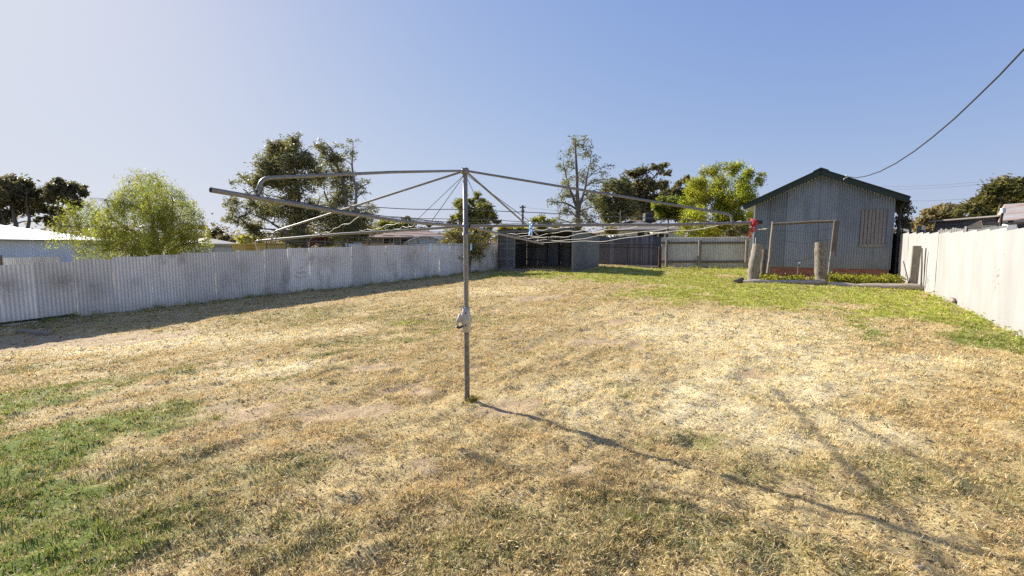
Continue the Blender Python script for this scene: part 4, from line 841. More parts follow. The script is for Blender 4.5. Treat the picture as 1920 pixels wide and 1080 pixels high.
# ------------------------------------------------------------------ trees
def leaves(name, C, Rd, n_leaf, ll, lw, m, tone, parent, droop=0, flat=.0):
    """C: clump centres (k,3), Rd: radii (k), n_leaf leaves in all, gathered in sprays inside each clump"""
    k = len(C); wt = Rd**2/np.sum(Rd**2); cnt = np.maximum((wt*n_leaf).astype(int), 3); ix = np.repeat(np.arange(k), cnt); N = len(ix)
    d = rng.normal(size=(N, 3))*.62
    p = C[ix]+d*Rd[ix][:, None]*np.array((1, 1, .8))
    if droop: p[:, 2] -= rng.random(N)*droop
    a = rng.normal(size=(N, 3)); a[:, 2] = a[:, 2]*.6-flat-(1.1 if droop else .25); a /= np.linalg.norm(a, axis=1)[:, None]
    b = np.cross(a, rng.normal(size=(N, 3))); b /= np.linalg.norm(b, axis=1)[:, None]+1e-9
    L = ll*rng.uniform(.6, 1.4, N)[:, None]; w = lw*rng.uniform(.6, 1.4, N)[:, None]; nrm = np.cross(a, b)*w*.35
    V = np.stack([p-a*L*.5, p+b*w*.5+nrm, p+a*L*.5, p-b*w*.5+nrm], 1).reshape(-1, 3)
    ct = rng.uniform(.72, 1.3, k)[ix][:, None]; hue = rng.random((k, 1))[ix]
    col = np.ones((N, 3))*ct*rng.uniform(.7, 1.3, (N, 1))*(np.array(tone[0])*(1-hue)+np.array(tone[1])*hue); col = np.where(rng.random((N, 1)) < .04, np.array(tone[2]), col)
    b0 = np.arange(N)*4; return fastmesh(name, V, (b0[:, None]+np.arange(4)).ravel(), b0, np.full(N, 4), m, np.repeat(col, 4, 0), parent=parent)
def tree(name, label, base, Y, blobs, trunk, m, bark, tone, n_leaf, ll, lw, r0, group=None, depth=.45, sub=9, subr=0.61, droop=0, twigs=2, sparse=1.05, cat='tree', basez=None, multi=0):
    """base: pixel of the foot; Y: distance; blobs: (u, v, radius px) masses of the crown given their own depth; trunk: list of trunk polylines in px"""
    sc = Y/FPX; u0 = np.mean([b[0] for b in blobs]); half = max(abs(b[0]-u0) for b in blobs)*sc*depth
    B = P(base[0], base[1], Y); B[2] = float(hs(B[0], B[1])) if basez is None else basez
    t = thing(name, label, cat, B, group)
    tm = MB(); knots = []
    for ti, tr in enumerate(trunk):
        oy = 0 if ti == 0 else random.uniform(-.4, .4)*half
        pts = [B-np.array((0, 0, .2))]+[P(u, v, Y+oy*min(1, (i+1)/3)) for i, (u, v) in enumerate(tr)]
        # refine and wobble
        fine = []
        for a, b in zip(pts, pts[1:]):
            for f in (0, .33, .66): fine.append(a+(b-a)*f+np.array([random.gauss(0, .02*r0*8) if f else 0 for _ in range(3)]))
        fine.append(pts[-1]); L = len(fine); rr = [r0*(1 if ti == 0 else .7)*(1-.8*i/(L-1))*(1.25 if i == 0 else 1) for i in range(L)]
        tm.tube(fine, rr, 8, wob=.12); knots += [(p, r) for p, r in zip(fine[2:], rr[2:])]
    build('trunk', tm, bark, t)
    C, Rd = [], []; lm = MB()
    for (u, v, rp) in blobs:
        c = P(u, v, Y+random.uniform(-1, 1)*half); R_ = rp*sc*1.12
        lo = [(np.linalg.norm(c-k[0])+max(0, k[0][2]-c[2]+.3*np.linalg.norm((c-k[0])[:2]))*2.2, i) for i, k in enumerate(knots)]; kp, kr = knots[min(lo)[1]]
        d = c-kp; mid = kp+d*.5+np.array((random.gauss(0, .08)*R_, random.gauss(0, .08)*R_, .10*np.linalg.norm(d)))
        q1 = kp+(mid-kp)*.5+np.array((0, 0, .03*np.linalg.norm(d))); q3 = mid+(c-mid)*.55+np.array((0, 0, .04*R_)); br = min(kr*.55, .02+.05*np.linalg.norm(d))
        lm.tube([kp, q1, mid, q3, c], [br, br*.85, br*.65, br*.45, br*.25], 6, False, wob=.1)
        for _ in range(max(3, int(sub*1.25*(R_/(30*sc))**1.0+.5))):
            dd = np.array([random.gauss(0, 1) for _ in range(3)]); dd /= np.linalg.norm(dd); rad = R_*random.uniform(.2, 1.12); e = c+dd*rad*np.array((1, 1, .85)); C.append(e); Rd.append(R_*subr*random.uniform(.4, 1.1))
            if random.random() < twigs/2: s_ = q3 if random.random() < .6 else c; mm = (s_+e)/2+np.array((0, 0, .08*rad)); lm.tube([s_, mm, e+dd*Rd[-1]*.5], [br*.28, br*.18, br*.07], 4, False)
    build('branches', lm, bark, t)
    leaves('crown', np.array(C), np.array(Rd), int(n_leaf*sparse), ll, lw, m, tone, t, droop)
    return t
EUC = leafmat('gum_leaf', (.25, .235, .13), (.17, .17, .09), .42, .5)
EUCD = leafmat('dark_gum_leaf', (.20, .175, .105), (.14, .13, .08), .38, .5)
PEP = leafmat('pepper_leaf', (.38, .36, .08), (.28, .27, .065), .52, .8)
BRI = leafmat('spring_leaf', (.46, .43, .055), (.35, .33, .05), .55, .8)
BRN = leafmat('brown_gum_leaf', (.27, .21, .125), (.19, .155, .09), .4, .6)
T1 = ((1, 1, 1), (1.15, 1.05, .8), (1.6, 1.3, .9)); TB = ((1, 1.02, 1), (.85, .95, .85), (1.4, 1.2, 1)); TG = ((1, 1, 1), (.8, .95, .9), (1.4, 1.3, 1.))
tree('gum_tree', 'leftmost tall dark gum tree, broad crown above the bright white roof', (30, 455), 62, [(20, 352, 20), (45, 347, 18), (8, 372, 24), (50, 374, 20), (28, 395, 16), (60, 398, 11), (-2, 410, 15), (66, 415, 8), (-25, 350, 22), (-40, 385, 25), (30, 368, 20), (66, 358, 10), (10, 345, 12)], [[(30, 420), (25, 395), (22, 365)], [(55, 415), (52, 390), (50, 365)], [(8, 415), (0, 395)]], EUCD, M['bark'], T1, 9000, .55, .26, .35, 'gum trees on the left skyline', subr=0.52)
tree('gum_tree', 'dark gum tree beside the leftmost one, small knobbly top with gaps', (112, 455), 64, [(120, 343, 13), (140, 350, 12), (115, 365, 15), (152, 360, 8), (92, 368, 12), (140, 378, 12), (88, 392, 13), (100, 412, 13), (128, 372, 13), (108, 340, 9), (78, 380, 8), (85, 412, 9), (118, 395, 10)], [[(112, 420), (108, 390), (115, 350)], [(95, 405), (88, 380)], [(125, 400), (135, 370), (142, 355)]], EUCD, M['bark'], T1, 7500, .55, .26, .3, 'gum trees on the left skyline', subr=0.52)
tree('pepper_tree', 'large bright green weeping pepper tree behind the left fence', (292, 500), 22, [(262, 338, 20), (290, 333, 20), (240, 358, 23), (312, 348, 21), (338, 368, 20), (355, 385, 18), (372, 402, 15), (382, 428, 14), (350, 418, 25), (308, 388, 28), (270, 376, 28), (232, 383, 23), (196, 376, 18), (165, 385, 20), (137, 395, 17), (112, 408, 15), (100, 424, 12), (150, 418, 23), (190, 425, 23), (232, 428, 25), (282, 425, 28), (332, 450, 25), (368, 455, 17), (250, 462, 23), (202, 456, 21), (160, 458, 15), (142, 475, 10), (292, 465, 21), (325, 470, 14), (128, 372, 10), (180, 400, 18), (215, 360, 12), (390, 450, 8)], [[(298, 470), (290, 440), (285, 405), (275, 370)], [(300, 468), (318, 440), (325, 400), (322, 370)], [(285, 470), (262, 440), (220, 415), (180, 400)], [(290, 472), (272, 455), (240, 445), (210, 430)]], PEP, M['bark'], TG, 30000, .15, .028, .16, None, droop=.95, sub=20, subr=0.34, twigs=2, depth=.5)
tree('gum_tree', 'big spreading gum tree with the fuller crown, behind the left hoist arm', (572, 470), 40, [(540, 283, 27), (517, 278, 17), (560, 302, 29), (502, 308, 22), (484, 342, 18), (454, 335, 12), (440, 345, 8), (440, 383, 15), (424, 380, 8), (430, 405, 11), (452, 412, 17), (473, 428, 17), (515, 340, 31), (555, 345, 27), (545, 385, 27), (500, 392, 25), (480, 440, 18), (560, 430, 25), (585, 392, 20), (530, 438, 20), (548, 268, 16), (470, 375, 13), (590, 330, 16), (575, 290, 11)], [[(566, 440), (562, 400), (558, 350), (545, 300)], [(568, 430), (590, 400), (600, 370)], [(564, 420), (530, 400), (495, 370)], [(566, 440), (520, 425), (470, 400)]], EUC, M['bark'], T1, 23000, .30, .085, .3, 'big gum trees behind the left fence', subr=0.49, sub=13)
tree('gum_tree', 'airy gum tree with pale trunks and thin tops, right of the fuller one', (650, 468), 42, [(604, 276, 14), (603, 267, 9), (620, 300, 22), (641, 322, 22), (655, 284, 13), (662, 268, 9), (628, 342, 25), (603, 328, 20), (640, 375, 23), (668, 405, 29), (690, 398, 16), (702, 392, 9), (650, 430, 35), (612, 405, 29), (672, 345, 14), (625, 445, 20), (640, 298, 12), (660, 425, 29), (683, 360, 9), (612, 285, 12), (632, 272, 10), (650, 355, 14), (690, 345, 7), (675, 435, 20)], [[(650, 440), (652, 400), (645, 350), (630, 300), (618, 275)], [(642, 440), (625, 400), (612, 370), (605, 330)], [(660, 440), (665, 400), (668, 360), (660, 310), (662, 275)]], EUC, M['bark_pale'], T1, 16000, .30, .085, .32, 'big gum trees behind the left fence', subr=0.52, sub=11)
tree('gum_tree', 'round dark green tree right behind the hoist pole', (890, 480), 29, [(897, 374, 12), (872, 392, 14), (905, 395, 17), (928, 408, 9), (862, 408, 12), (888, 412, 20), (852, 422, 9), (910, 420, 14), (932, 418, 7), (882, 378, 8), (870, 430, 13), (900, 440, 14)], [[(890, 450), (892, 420), (896, 390)], [(888, 450), (876, 420), (868, 400)]], EUC, M['bark'], ((1, 1, 1), (1.5, 1.5, .6), (1.6, 1.3, .9)), 11000, .24, .085, .16, None, subr=0.52)
tree('shrub', 'half dead brownish shrub hanging over the left fence near its far end', (880, 500), 22.6, [(850, 443, 18), (880, 447, 18), (907, 452, 16), (866, 468, 18), (840, 453, 12), (890, 470, 14), (860, 485, 12), (905, 435, 9), (925, 445, 8), (878, 484, 9), (900, 478, 10), (835, 438, 8)], [[(880, 480), (872, 455), (862, 440)], [(884, 470), (895, 455)]], BRN, M['bark'], ((1, .95, 1.0), (1.5, 1.7, .6), (1.8, 1.3, 1.2)), 5600, .12, .045, .06, None, subr=0.61, cat='shrub', depth=.15, twigs=2, sub=12)
tree('bare_tree', 'tall sparsely leaved tree with open upswept branches, in front of dark gums', (1084, 445), 36, [(1080, 275, 18), (1058, 292, 11), (1100, 288, 15), (1064, 312, 14), (1110, 305, 14), (1130, 322, 12), (1146, 308, 9), (1090, 330, 16), (1058, 345, 15), (1118, 340, 15), (1038, 378, 12), (1026, 378, 8), (1070, 368, 18), (1105, 372, 18), (1060, 395, 15), (1095, 398, 18), (1128, 388, 12), (1048, 412, 12), (1148, 335, 9), (1075, 262, 8), (1095, 262, 8), (1048, 310, 8), (1140, 355, 10), (1080, 415, 15), (1110, 415, 15)], [[(1084, 420), (1084, 390), (1082, 350), (1080, 300), (1078, 268)], [(1084, 400), (1098, 350), (1108, 300)], [(1084, 395), (1066, 350), (1056, 305)]], leafmat('sparse_leaf', (.20, .20, .08), (.15, .15, .065), .4, .6), M['bark'], T1, 4200, .20, .07, .24, None, subr=0.49, twigs=2, sub=15)
tree('gum_tree', 'dark olive gum tree right against the sparse tree, over the grey roof', (1150, 450), 52, [(1150, 352, 16), (1175, 345, 12), (1138, 380, 17), (1165, 385, 20), (1150, 408, 15), (1180, 400, 14), (1135, 405, 10), (1172, 362, 13)], [[(1152, 420), (1155, 380)]], EUC, M['bark'], T1, 9500, .40, .15, .3, 'dark gum trees behind the grey roofed house', subr=0.58)
tree('gum_tree', 'tall brown tinged gum tree with cauliflower clumps on top, middle of the dark group', (1210, 450), 55, [(1200, 324, 13), (1188, 326, 10), (1214, 344, 15), (1236, 320, 10), (1246, 313, 8), (1226, 314, 8), (1194, 350, 15), (1188, 374, 20), (1212, 385, 22), (1240, 348, 12), (1228, 372, 13), (1200, 405, 18), (1250, 325, 6), (1222, 400, 15)], [[(1210, 420), (1208, 385), (1212, 345), (1235, 322)], [(1206, 400), (1192, 360), (1198, 330)]], BRN, M['bark'], TB, 11500, .45, .17, .3, 'dark gum trees behind the grey roofed house', subr=0.55)
tree('gum_tree', 'farthest right dark gum of the group, poking above the yellow green tree', (1275, 450), 60, [(1272, 345, 7), (1286, 338, 6), (1266, 362, 12), (1252, 368, 10), (1290, 355, 9), (1280, 372, 12), (1300, 362, 8), (1262, 390, 12)], [[(1272, 410), (1270, 370), (1280, 342)]], EUCD, M['bark'], T1, 4500, .5, .2, .25, 'dark gum trees behind the grey roofed house', subr=0.61)
tree('leafy_tree', 'small yellow green tree left of the brightest tree', (1250, 452), 37, [(1240, 373, 10), (1258, 384, 14), (1236, 394, 11), (1282, 378, 10), (1250, 402, 12), (1275, 398, 12), (1228, 382, 7)], [[(1252, 425), (1252, 395)]], leafmat('yellow_green_leaf', (.24, .25, .05), (.17, .19, .045), .5, .8), M['bark'], TG, 7500, .24, .10, .14, None, subr=0.58)
tree('leafy_tree', 'brightest lime green spring tree directly left of the tin shed', (1366, 470), 29, [(1338, 322, 16), (1375, 318, 16), (1400, 325, 14), (1426, 330, 10), (1312, 345, 18), (1350, 348, 23), (1388, 350, 23), (1420, 345, 12), (1322, 375, 23), (1362, 385, 26), (1400, 378, 20), (1300, 365, 14), (1290, 388, 14), (1310, 408, 23), (1352, 418, 23), (1385, 412, 20), (1290, 428, 16), (1332, 435, 18), (1360, 310, 10), (1320, 328, 10), (1410, 400, 16), (1370, 440, 16), (1398, 430, 14), (1285, 410, 12), (1310, 440, 13)], [[(1365, 440), (1362, 410), (1358, 375), (1355, 345)], [(1366, 430), (1385, 390), (1398, 355)], [(1364, 430), (1340, 400), (1325, 365)]], BRI, M['bark'], TG, 40000, .11, .06, .16, None, subr=0.49, sub=14)
tree('gum_tree', 'far brownish gum tree just right of the tin shed', (1745, 470), 60, [(1745, 400, 13), (1770, 398, 12), (1730, 415, 12), (1714, 420, 8), (1786, 394, 9), (1760, 418, 14), (1702, 426, 6), (1785, 415, 12), (1745, 430, 12), (1720, 432, 8)], [[(1750, 435), (1750, 410)], [(1745, 435), (1730, 412)]], BRN, M['bark'], ((1.2, 1.2, 1.2), (1.5, 1.5, 1.2), (1.7, 1.5, 1.3)), 9000, .5, .2, .25, 'gum trees on the right skyline', subr=0.58)
tree('gum_tree', 'rounded olive green tree at the right edge above the rusty roof', (1860, 470), 45, [(1858, 366, 14), (1888, 356, 16), (1915, 352, 15), (1945, 360, 20), (1838, 382, 13), (1815, 392, 11), (1870, 385, 18), (1905, 382, 18), (1800, 402, 8), (1835, 400, 13), (1870, 408, 15), (1910, 408, 16), (1945, 390, 20)], [[(1870, 430), (1872, 400), (1880, 370)], [(1865, 430), (1845, 400)], [(1875, 430), (1905, 395)]], leafmat('olive_leaf', (.17, .16, .06), (.12, .12, .05), .35, .6), M['bark'], T1, 15000, .38, .15, .25, 'gum trees on the right skyline', subr=0.58)
far = [(('small bright green bush below the big gum trees, between pepper tree and gum', 'bush'), (470, 462), 45, [(466, 446, 9), (480, 450, 8), (458, 452, 7)], BRI), (('low yellowish tree above the orange boards', 'tree'), (735, 462), 55, [(722, 418, 9), (742, 424, 12), (715, 435, 9), (758, 420, 9), (735, 440, 10), (700, 432, 7)], None), (('thin tipped tree behind the brown roofed house, right of the yellowish tree', 'tree'), (770, 462), 70, [(762, 412, 7), (772, 425, 8), (790, 430, 8), (755, 425, 7), (800, 420, 5)], EUC), (('far flat topped tree left of the mustard boxes', 'tree'), (405, 462), 90, [(400, 438, 7), (412, 435, 6), (395, 447, 7), (418, 448, 8), (432, 452, 8)], EUCD), (('dull reddish leaved bush under the gum trees', 'bush'), (600, 462), 38, [(597, 448, 7), (608, 452, 7), (588, 455, 6)], 'red'), (('olive bush between the gum tree trunks', 'bush'), (575, 462), 39, [(560, 452, 9), (572, 442, 9), (550, 458, 8), (625, 455, 8)], EUC), (('small green treetop just above the open shed, right of the utility pole', 'tree'), (1015, 462), 50, [(1008, 412, 7), (1022, 414, 8), (1036, 418, 7), (1015, 425, 9), (1045, 422, 6)], None), (('yellow green foliage low behind the open shed roof', 'tree'), (960, 470), 40, [(945, 427, 8), (960, 430, 8), (975, 432, 8), (990, 432, 7)], BRI), (('small shady green bush under the grey house eave', 'bush'), (1148, 462), 33, [(1140, 430, 8), (1150, 436, 7), (1130, 440, 6)], EUC), (('dark green bush right behind the back fence below the lime tree', 'bush'), (1385, 470), 26, [(1388, 428, 9), (1400, 436, 9), (1375, 438, 8), (1402, 415, 8)], EUC)]
YG = bpy.data.materials['yellow_green_leaf']; RL = leafmat('reddish_leaf', (.20, .07, .05), (.12, .05, .04), .3, .8)
for (lb, ct), bs, Y, bb, mt in far:
    tree('small_tree' if ct == 'tree' else 'bush', lb, bs, Y, bb, [[(bs[0], bs[1]-12), (bb[0][0], bb[0][1])]], YG if mt is None else RL if mt == 'red' else mt, M['bark'], T1, 260*len(bb), .0062*Y, .0030*Y, .06+.0015*Y, None, subr=0.72, cat=ct)
# dark climber on the far side of the tin shed
def climber():
    R_ = SHED_R; p0 = R_-XS*.22+(-NS)*.5; t = thing('climbing_plant', 'dark leafy climber hanging on the right side of the tin shed', 'climbing plant', (*p0, hs(*p0)))
    C = []; Rd = []
    for k in range(26): z = 1.75+1.25*random.random()*1.0; C.append((p0[0]+random.uniform(-.05, .22), p0[1]+random.uniform(-.2, .3), z)); Rd.append(random.uniform(.07, .15))
    m = MB()
    for k in range(3): m.tube([(*(p0+np.array((.05*k, 0))), float(hs(*p0))), (p0[0]+.1*k, p0[1], 1.2), (p0[0]+.05, p0[1], 2.9-.3*k)], .015, 5)
    build('stem', m, M['bark'], t); leaves('foliage', np.array(C), np.array(Rd), 900, .10, .06, EUCD, TG, t, .1)
climber()
YGT = YG; base_tuft()
# a far belt of trees that nobody could count
def belt():
    C = []; Rd = []
    for k in range(520):
        an = random.uniform(-1.15, 1.15); d = random.uniform(150, 230); h = random.uniform(1.5, 6.5)*(.6+.6*math.sin(an*9+1)**2); C.append((d*math.sin(an)*1.25, d*math.cos(an)+30, h)); Rd.append(random.uniform(2.5, 5.5))
    o = leaves('distant_trees', np.array(C), np.array(Rd), 24000, 1.5, .9, BRN, T1, None); setp(o, kind='stuff')
belt()

# leafy weeds in the bed before the tin shed --------------------------------
def weeds():
    C = []; Rd = []
    def patch(u0, u1, v, n_, h, Y0, Y1):
        for k in range(n_):
            f = random.random(); u = u0+(u1-u0)*f; p = P(u, v, Y0+(Y1-Y0)*f+random.uniform(-.1, .9)); z = float(hs(p[0], p[1])); C.append((p[0], p[1], z+random.uniform(.02, h))); Rd.append(random.uniform(.06, .12))
    patch(1552, 1690, 527, 260, .24, 14.0, 13.2); patch(1418, 1455, 523, 40, .18, 15.2, 14.9); patch(1470, 1506, 524, 45, .17, 14.9, 14.6); patch(1520, 1532, 522, 10, .15, 14.4, 14.3); patch(1456, 1470, 524, 8, .08, 15, 14.9)
    o = leaves('leafy_weeds', np.array(C), np.array(Rd), 9500, .07, .04, BRI, ((.8, .8, 1), (.6, .62, .8), (1.3, 1.2, 1.4)), None); setp(o, kind='stuff')
    C = []; Rd = []
    for k in range(120):
        t = random.random(); p = LF0+LFd*(t*18-1)+np.array((LFd[1], -LFd[0]))*random.uniform(.05, .3); C.append((*p, float(hs(*p))+random.uniform(.0, .07))); Rd.append(random.uniform(.04, .10))
    for k in range(50):
        t = random.random(); p = BF0+BFd*(t*4.2)+toward(BFd)*random.uniform(.1, .3); C.append((*p, float(hs(*p))+random.uniform(.0, .09))); Rd.append(random.uniform(.04, .10))
    for k in range(60):
        t = random.random(); p = RF0+RFd*(t*7-1); p = p+np.array((-1, 0))*random.uniform(.05, .25); C.append((*p, float(hs(*p))+random.uniform(.0, .06))); Rd.append(random.uniform(.04, .09))
    o = leaves('fence_foot_weeds', np.array(C), np.array(Rd), 4200, .055, .02, EUC, ((1.5, 1.5, 1), (2, 2.3, .8), (3, 2.6, 1.6)), None); setp(o, kind='stuff')
weeds()

# ------------------------------------------------------------------ neighbours
def wallquad(mb, p, q, z0, z1, th=.15):
    p, q = np.array(p[:2]), np.array(q[:2]); d = (q-p); L = np.linalg.norm(d); mb.box((*(p+q)/2, (z0+z1)/2), (L, th, z1-z0), rz=math.atan2(d[1], d[0]))
def hiproof(mb, c, ax, L, Wd, ze, zr, ov=.5, hip=True):
    """c centre xy, ax unit vector of the ridge"""
    c = np.array(c); ax = np.array(ax); bx = np.array((-ax[1], ax[0])); hl = L/2+ov; hw = Wd/2+ov; rl = hl-hw*.9 if hip else hl
    e = [c+ax*a*hl+bx*b*hw for a, b in ((-1, -1), (1, -1), (1, 1), (-1, 1))]; r = [c-ax*rl, c+ax*rl]
    V = [(*p, ze) for p in e]+[(*p, zr) for p in r]+[(*p, ze-.12) for p in e]
    mb.add(V, [(0, 1, 5, 4), (2, 3, 4, 5), (1, 2, 5), (3, 0, 4), (9, 8, 7, 6), (0, 6, 7, 1), (1, 7, 8, 2), (2, 8, 9, 3), (3, 9, 6, 0)])
def white_shed():
    a = P(-60, 485, 25)[:2]; b = P(206, 488, 33)[:2]; d = (b-a)/np.linalg.norm(b-a); n_ = -toward(d); L = np.linalg.norm(b-a); z0 = float(hs(*a))-.3
    def w(u, v): return Wp(u, v, a, b)
    ze = w(60, 448.5)[2]; t = thing('white_shed', 'long low iron shed with sun bleached white roof behind the left fence', 'shed', (*a, z0))
    for k in range(10):
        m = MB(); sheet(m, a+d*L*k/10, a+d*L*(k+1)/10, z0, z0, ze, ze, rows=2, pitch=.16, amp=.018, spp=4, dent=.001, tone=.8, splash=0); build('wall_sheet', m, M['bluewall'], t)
    dep = 9.; q = np.array(P(200, 452, 33)); zr = ze+1.0
    m = MB(); e0, e1 = a-n_*.3-d*1, b-n_*.3+d*.4; r0_, r1_ = a+n_*dep/2-d*1, b+n_*dep/2-d*3.4; f0, f1 = a+n_*(dep+.3)-d*1, b+n_*(dep+.3)+d*.4
    V = [(*e0, ze), (*e1, ze), (*r1_, zr), (*r0_, zr), (*f0, ze), (*f1, ze)]; V2 = [(x, y, z-.06) for x, y, z in V]
    m.add(V+V2, [(0, 1, 2, 3), (3, 2, 5, 4), (1, 5, 2), (9, 8, 7, 6), (10, 11, 8, 9), (0, 6, 7, 1)]); build('roof', m, M['brightroof'], t)
    m = MB(); m.bar((*(e0-n_*.01), ze-.05), (*(e1-n_*.01), ze-.05), .06, .10); build('gutter', m, M['concrete'], t)
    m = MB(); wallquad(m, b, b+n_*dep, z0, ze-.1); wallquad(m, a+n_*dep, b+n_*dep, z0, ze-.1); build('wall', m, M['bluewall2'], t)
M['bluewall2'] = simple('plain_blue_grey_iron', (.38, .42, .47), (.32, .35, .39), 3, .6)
white_shed()
def second_fence():
    a = P(-40, 500, 14.5)[:2]; b = P(116, 500, 17.5)[:2]; d = (b-a)/np.linalg.norm(b-a); L = np.linalg.norm(b-a); zt = Wp(60, 482.5, a, b)[2]
    t = thing('corrugated_fence', 'short stretch of dull grey corrugated fence just behind the near end of the left fence', 'fence', (*a, hs(*a)))
    for k in range(5):
        m = MB(); sheet(m, a+d*L*k/5, a+d*L*(k+1)/5, -.6, -.6, zt+.01*(k % 2), zt+.01*(k % 2), rows=3); build('sheet', m, M['fence_white'], t)
    p = P(1, 495, 13.5); m = MB(); m.tube([(p[0], p[1], float(hs(p[0], p[1]))), (p[0], p[1], P(1, 478, 13.5)[2])], .05, 7); build('fence_post', m, M['timber_dark'], None, 'dark post sticking up behind the left fence at the left picture edge', 'post', origin=(p[0], p[1], float(hs(p[0], p[1]))))
second_fence()
def boxthing(name, label, cat, u0, u1, vt, vb, Y, dep, mat_, roofm=None, group=None, slope=0):
    a = P(u0, vb, Y); b = P(u1, vb, Y); zt = P((u0+u1)/2, vt, Y)[2]; z0 = float(hs((a[0]+b[0])/2, Y))-.05; t = thing(name, label, cat, ((a[0]+b[0])/2, Y, z0), group)
    m = MB(); m.box(((a[0]+b[0])/2, Y+dep/2, (z0+zt)/2), (b[0]-a[0], dep, zt-z0)); build('wall', m, mat_, t)
    if roofm:
        m = MB(); m.box(((a[0]+b[0])/2, Y+dep/2, zt+.04), (b[0]-a[0]+.3, dep+.3, .07), R=Matrix.Rotation(slope, 3, 'Y')); build('roof', m, roofm, t)
    return t, (a, b, z0, zt)
g_ = 'small mustard sheds over the left fence'
t, q = boxthing('garden_shed', 'mustard coloured box shed over the left fence, the left one with pale door', 'shed', 436, 462, 459, 476, 30, 2.2, M['mustard'], M['mustard'], g_)
m = MB(); a = P(445, 476, 29.9); m.box((a[0], 29.96, (q[2]+q[3])/2-.1), (.3, .05, q[3]-q[2]-.5)); build('door', m, M['white'], t)
t, q = boxthing('garden_shed', 'mustard coloured box shed over the left fence, the right one by the hoist arm tip', 'shed', 480, 505, 458, 474, 30, 2.2, M['mustard'], M['mustard'], g_)
t, q = boxthing('garden_shed', 'narrow white shed standing between the two mustard sheds', 'shed', 463, 479, 461, 474, 31, 2, M['white'], M['white'])
m = MB(); a = P(473, 474, 30.9); m.box((a[0], 30.97, (q[2]+q[3])/2-.1), (.28, .04, q[3]-q[2]-.5)); build('door', m, M['bluewall2'], t)
t, q = boxthing('low_shed', 'low blue grey shed left of the mustard sheds over the fence', 'shed', 404, 434, 463, 476, 33, 3, M['bluewall2'], M['greyroof'])
def house(name, label, c, ax, L, Wd, ze, zr, wallm, roofm, windows=(), hip=True, extra=None):
    c = np.array(c, float); ax = np.array(ax, float); ax /= np.linalg.norm(ax); bx = np.array((-ax[1], ax[0])); bx = bx if bx @ (-c) > 0 else -bx
    z0 = float(hs(*c))-.2; t = thing(name, label, 'house', (*c, z0)); m = MB(); m.box((*c, (z0+ze)/2), (L, Wd, ze-z0), rz=math.atan2(ax[1], ax[0])); build('wall', m, wallm, t)
    m = MB(); hiproof(m, c, ax, L, Wd, ze+.02, zr, .5, hip); build('roof', m, roofm, t)
    for (s_, w_, zc, h) in windows:
        p = c+ax*s_+bx*(Wd/2+.02); f = MB(); f.box((*p, zc), (w_+.16, .07, h+.16), rz=math.atan2(ax[1], ax[0])); fo = build('window', f, M['white'], t)
        m = MB(); p = c+ax*s_+bx*(Wd/2+.05); m.box((*p, zc), (w_, .05, h), rz=math.atan2(ax[1], ax[0])); build('pane', m, M['glass'], fo)
    return t
def zat(v, Y): return P(960, v, Y)[2]
house('brown_house', 'brown tile roofed house over the left fence beside the curved white shed', (P(770, 460, 48)[0], 50), (1, -.1), 7.0, 7, zat(445, 47), zat(429, 51), M['greywb'], M['brownroof'], ((-1.6, 1.0, zat(451, 46), .9), (.3, 1.2, zat(451, 46), .9)))
house('dark_roof_house', 'low dark brown roofed house half hidden by bushes above the white boards', (P(690, 460, 56)[0], 58), (1, .05), 7, 6, zat(450, 55), zat(436, 59), M['greywb'], M['brownroof'])
house('far_house', 'small far house with pale roof left of the shrub behind the hoist pole', (P(815, 460, 66)[0], 68), (1, 0), 4.5, 6, zat(446, 66), zat(436, 68), M['cream'], M['concrete'])
house('far_house', 'small white building with sunlit pale roof right behind the pepper tree', (P(360, 470, 40)[0], 42), (1, -.2), 2.4, 3, zat(457, 40), zat(445, 42), M['white'], M['cream'])
def arch():
    Y = 33; a = P(763, 463, Y); b = P(836, 463, Y); zt = P(800, 444.5, Y)[2]; z0 = float(hs(a[0], Y)); zb = zat(455.5, Y); t = thing('curved_shed', 'pale shed with a curved iron roof behind the far part of left fence', 'shed', ((a[0]+b[0])/2, Y, z0)); n_ = 16
    pts = [(a[0]+(b[0]-a[0])*i/n_, zb+(zt-zb)*math.sin(math.pi*i/n_)**.8) for i in range(n_+1)]; m = MB()
    m.add([(x, Y, z) for x, z in pts]+[(b[0], Y, z0), (a[0], Y, z0)], [tuple(range(n_+3))]); build('end_wall', m, M['bluewall2'], t)
    m = MB(); V = []
    for x, z in pts: V += [(x, Y-.25, z+.02), (x, Y+8, z+.02)]
    for x, z in pts: V += [(x, Y-.25, z+.09), (x, Y+8, z+.09)]
    k = 2*(n_+1); F = []
    for i in range(n_): F += [(2*i, 2*i+1, 2*i+3, 2*i+2), (k+2*i, k+2*i+2, k+2*i+3, k+2*i+1), (2*i, 2*i+2, k+2*i+2, k+2*i)]
    m.add(V, F, True); build('roof', m, M['brightroof'], t)
    for x in (a[0], b[0]):
        m = MB(); m.box((x, Y+4, (z0+zb)/2), (.1, 8, zb-z0)); build('side_wall', m, M['bluewall2'], t)
arch()
def boards(u0, u1, vt, Y, mt, label):
    a, b = P(u0, 466, Y), P(u1, 466, Y); zt = zat(vt, Y); z0 = float(hs(a[0], Y)); t = thing('board_fence', label, 'fence', ((a[0]+b[0])/2, Y, z0)); n_ = max(2, int((u1-u0)/14))
    for k in range(n_):
        x0, x1 = a[0]+(b[0]-a[0])*k/n_, a[0]+(b[0]-a[0])*(k+1)/n_; m = MB(); m.box(((x0+x1)/2, Y, (z0+zt)/2+.04*(k % 2)), (x1-x0-.02, .05, zt-z0)); build('panel', m, mt, t)
boards(679, 716, 456.5, 36, M['orange'], 'orange board fence panels over the left fence, longer left run')
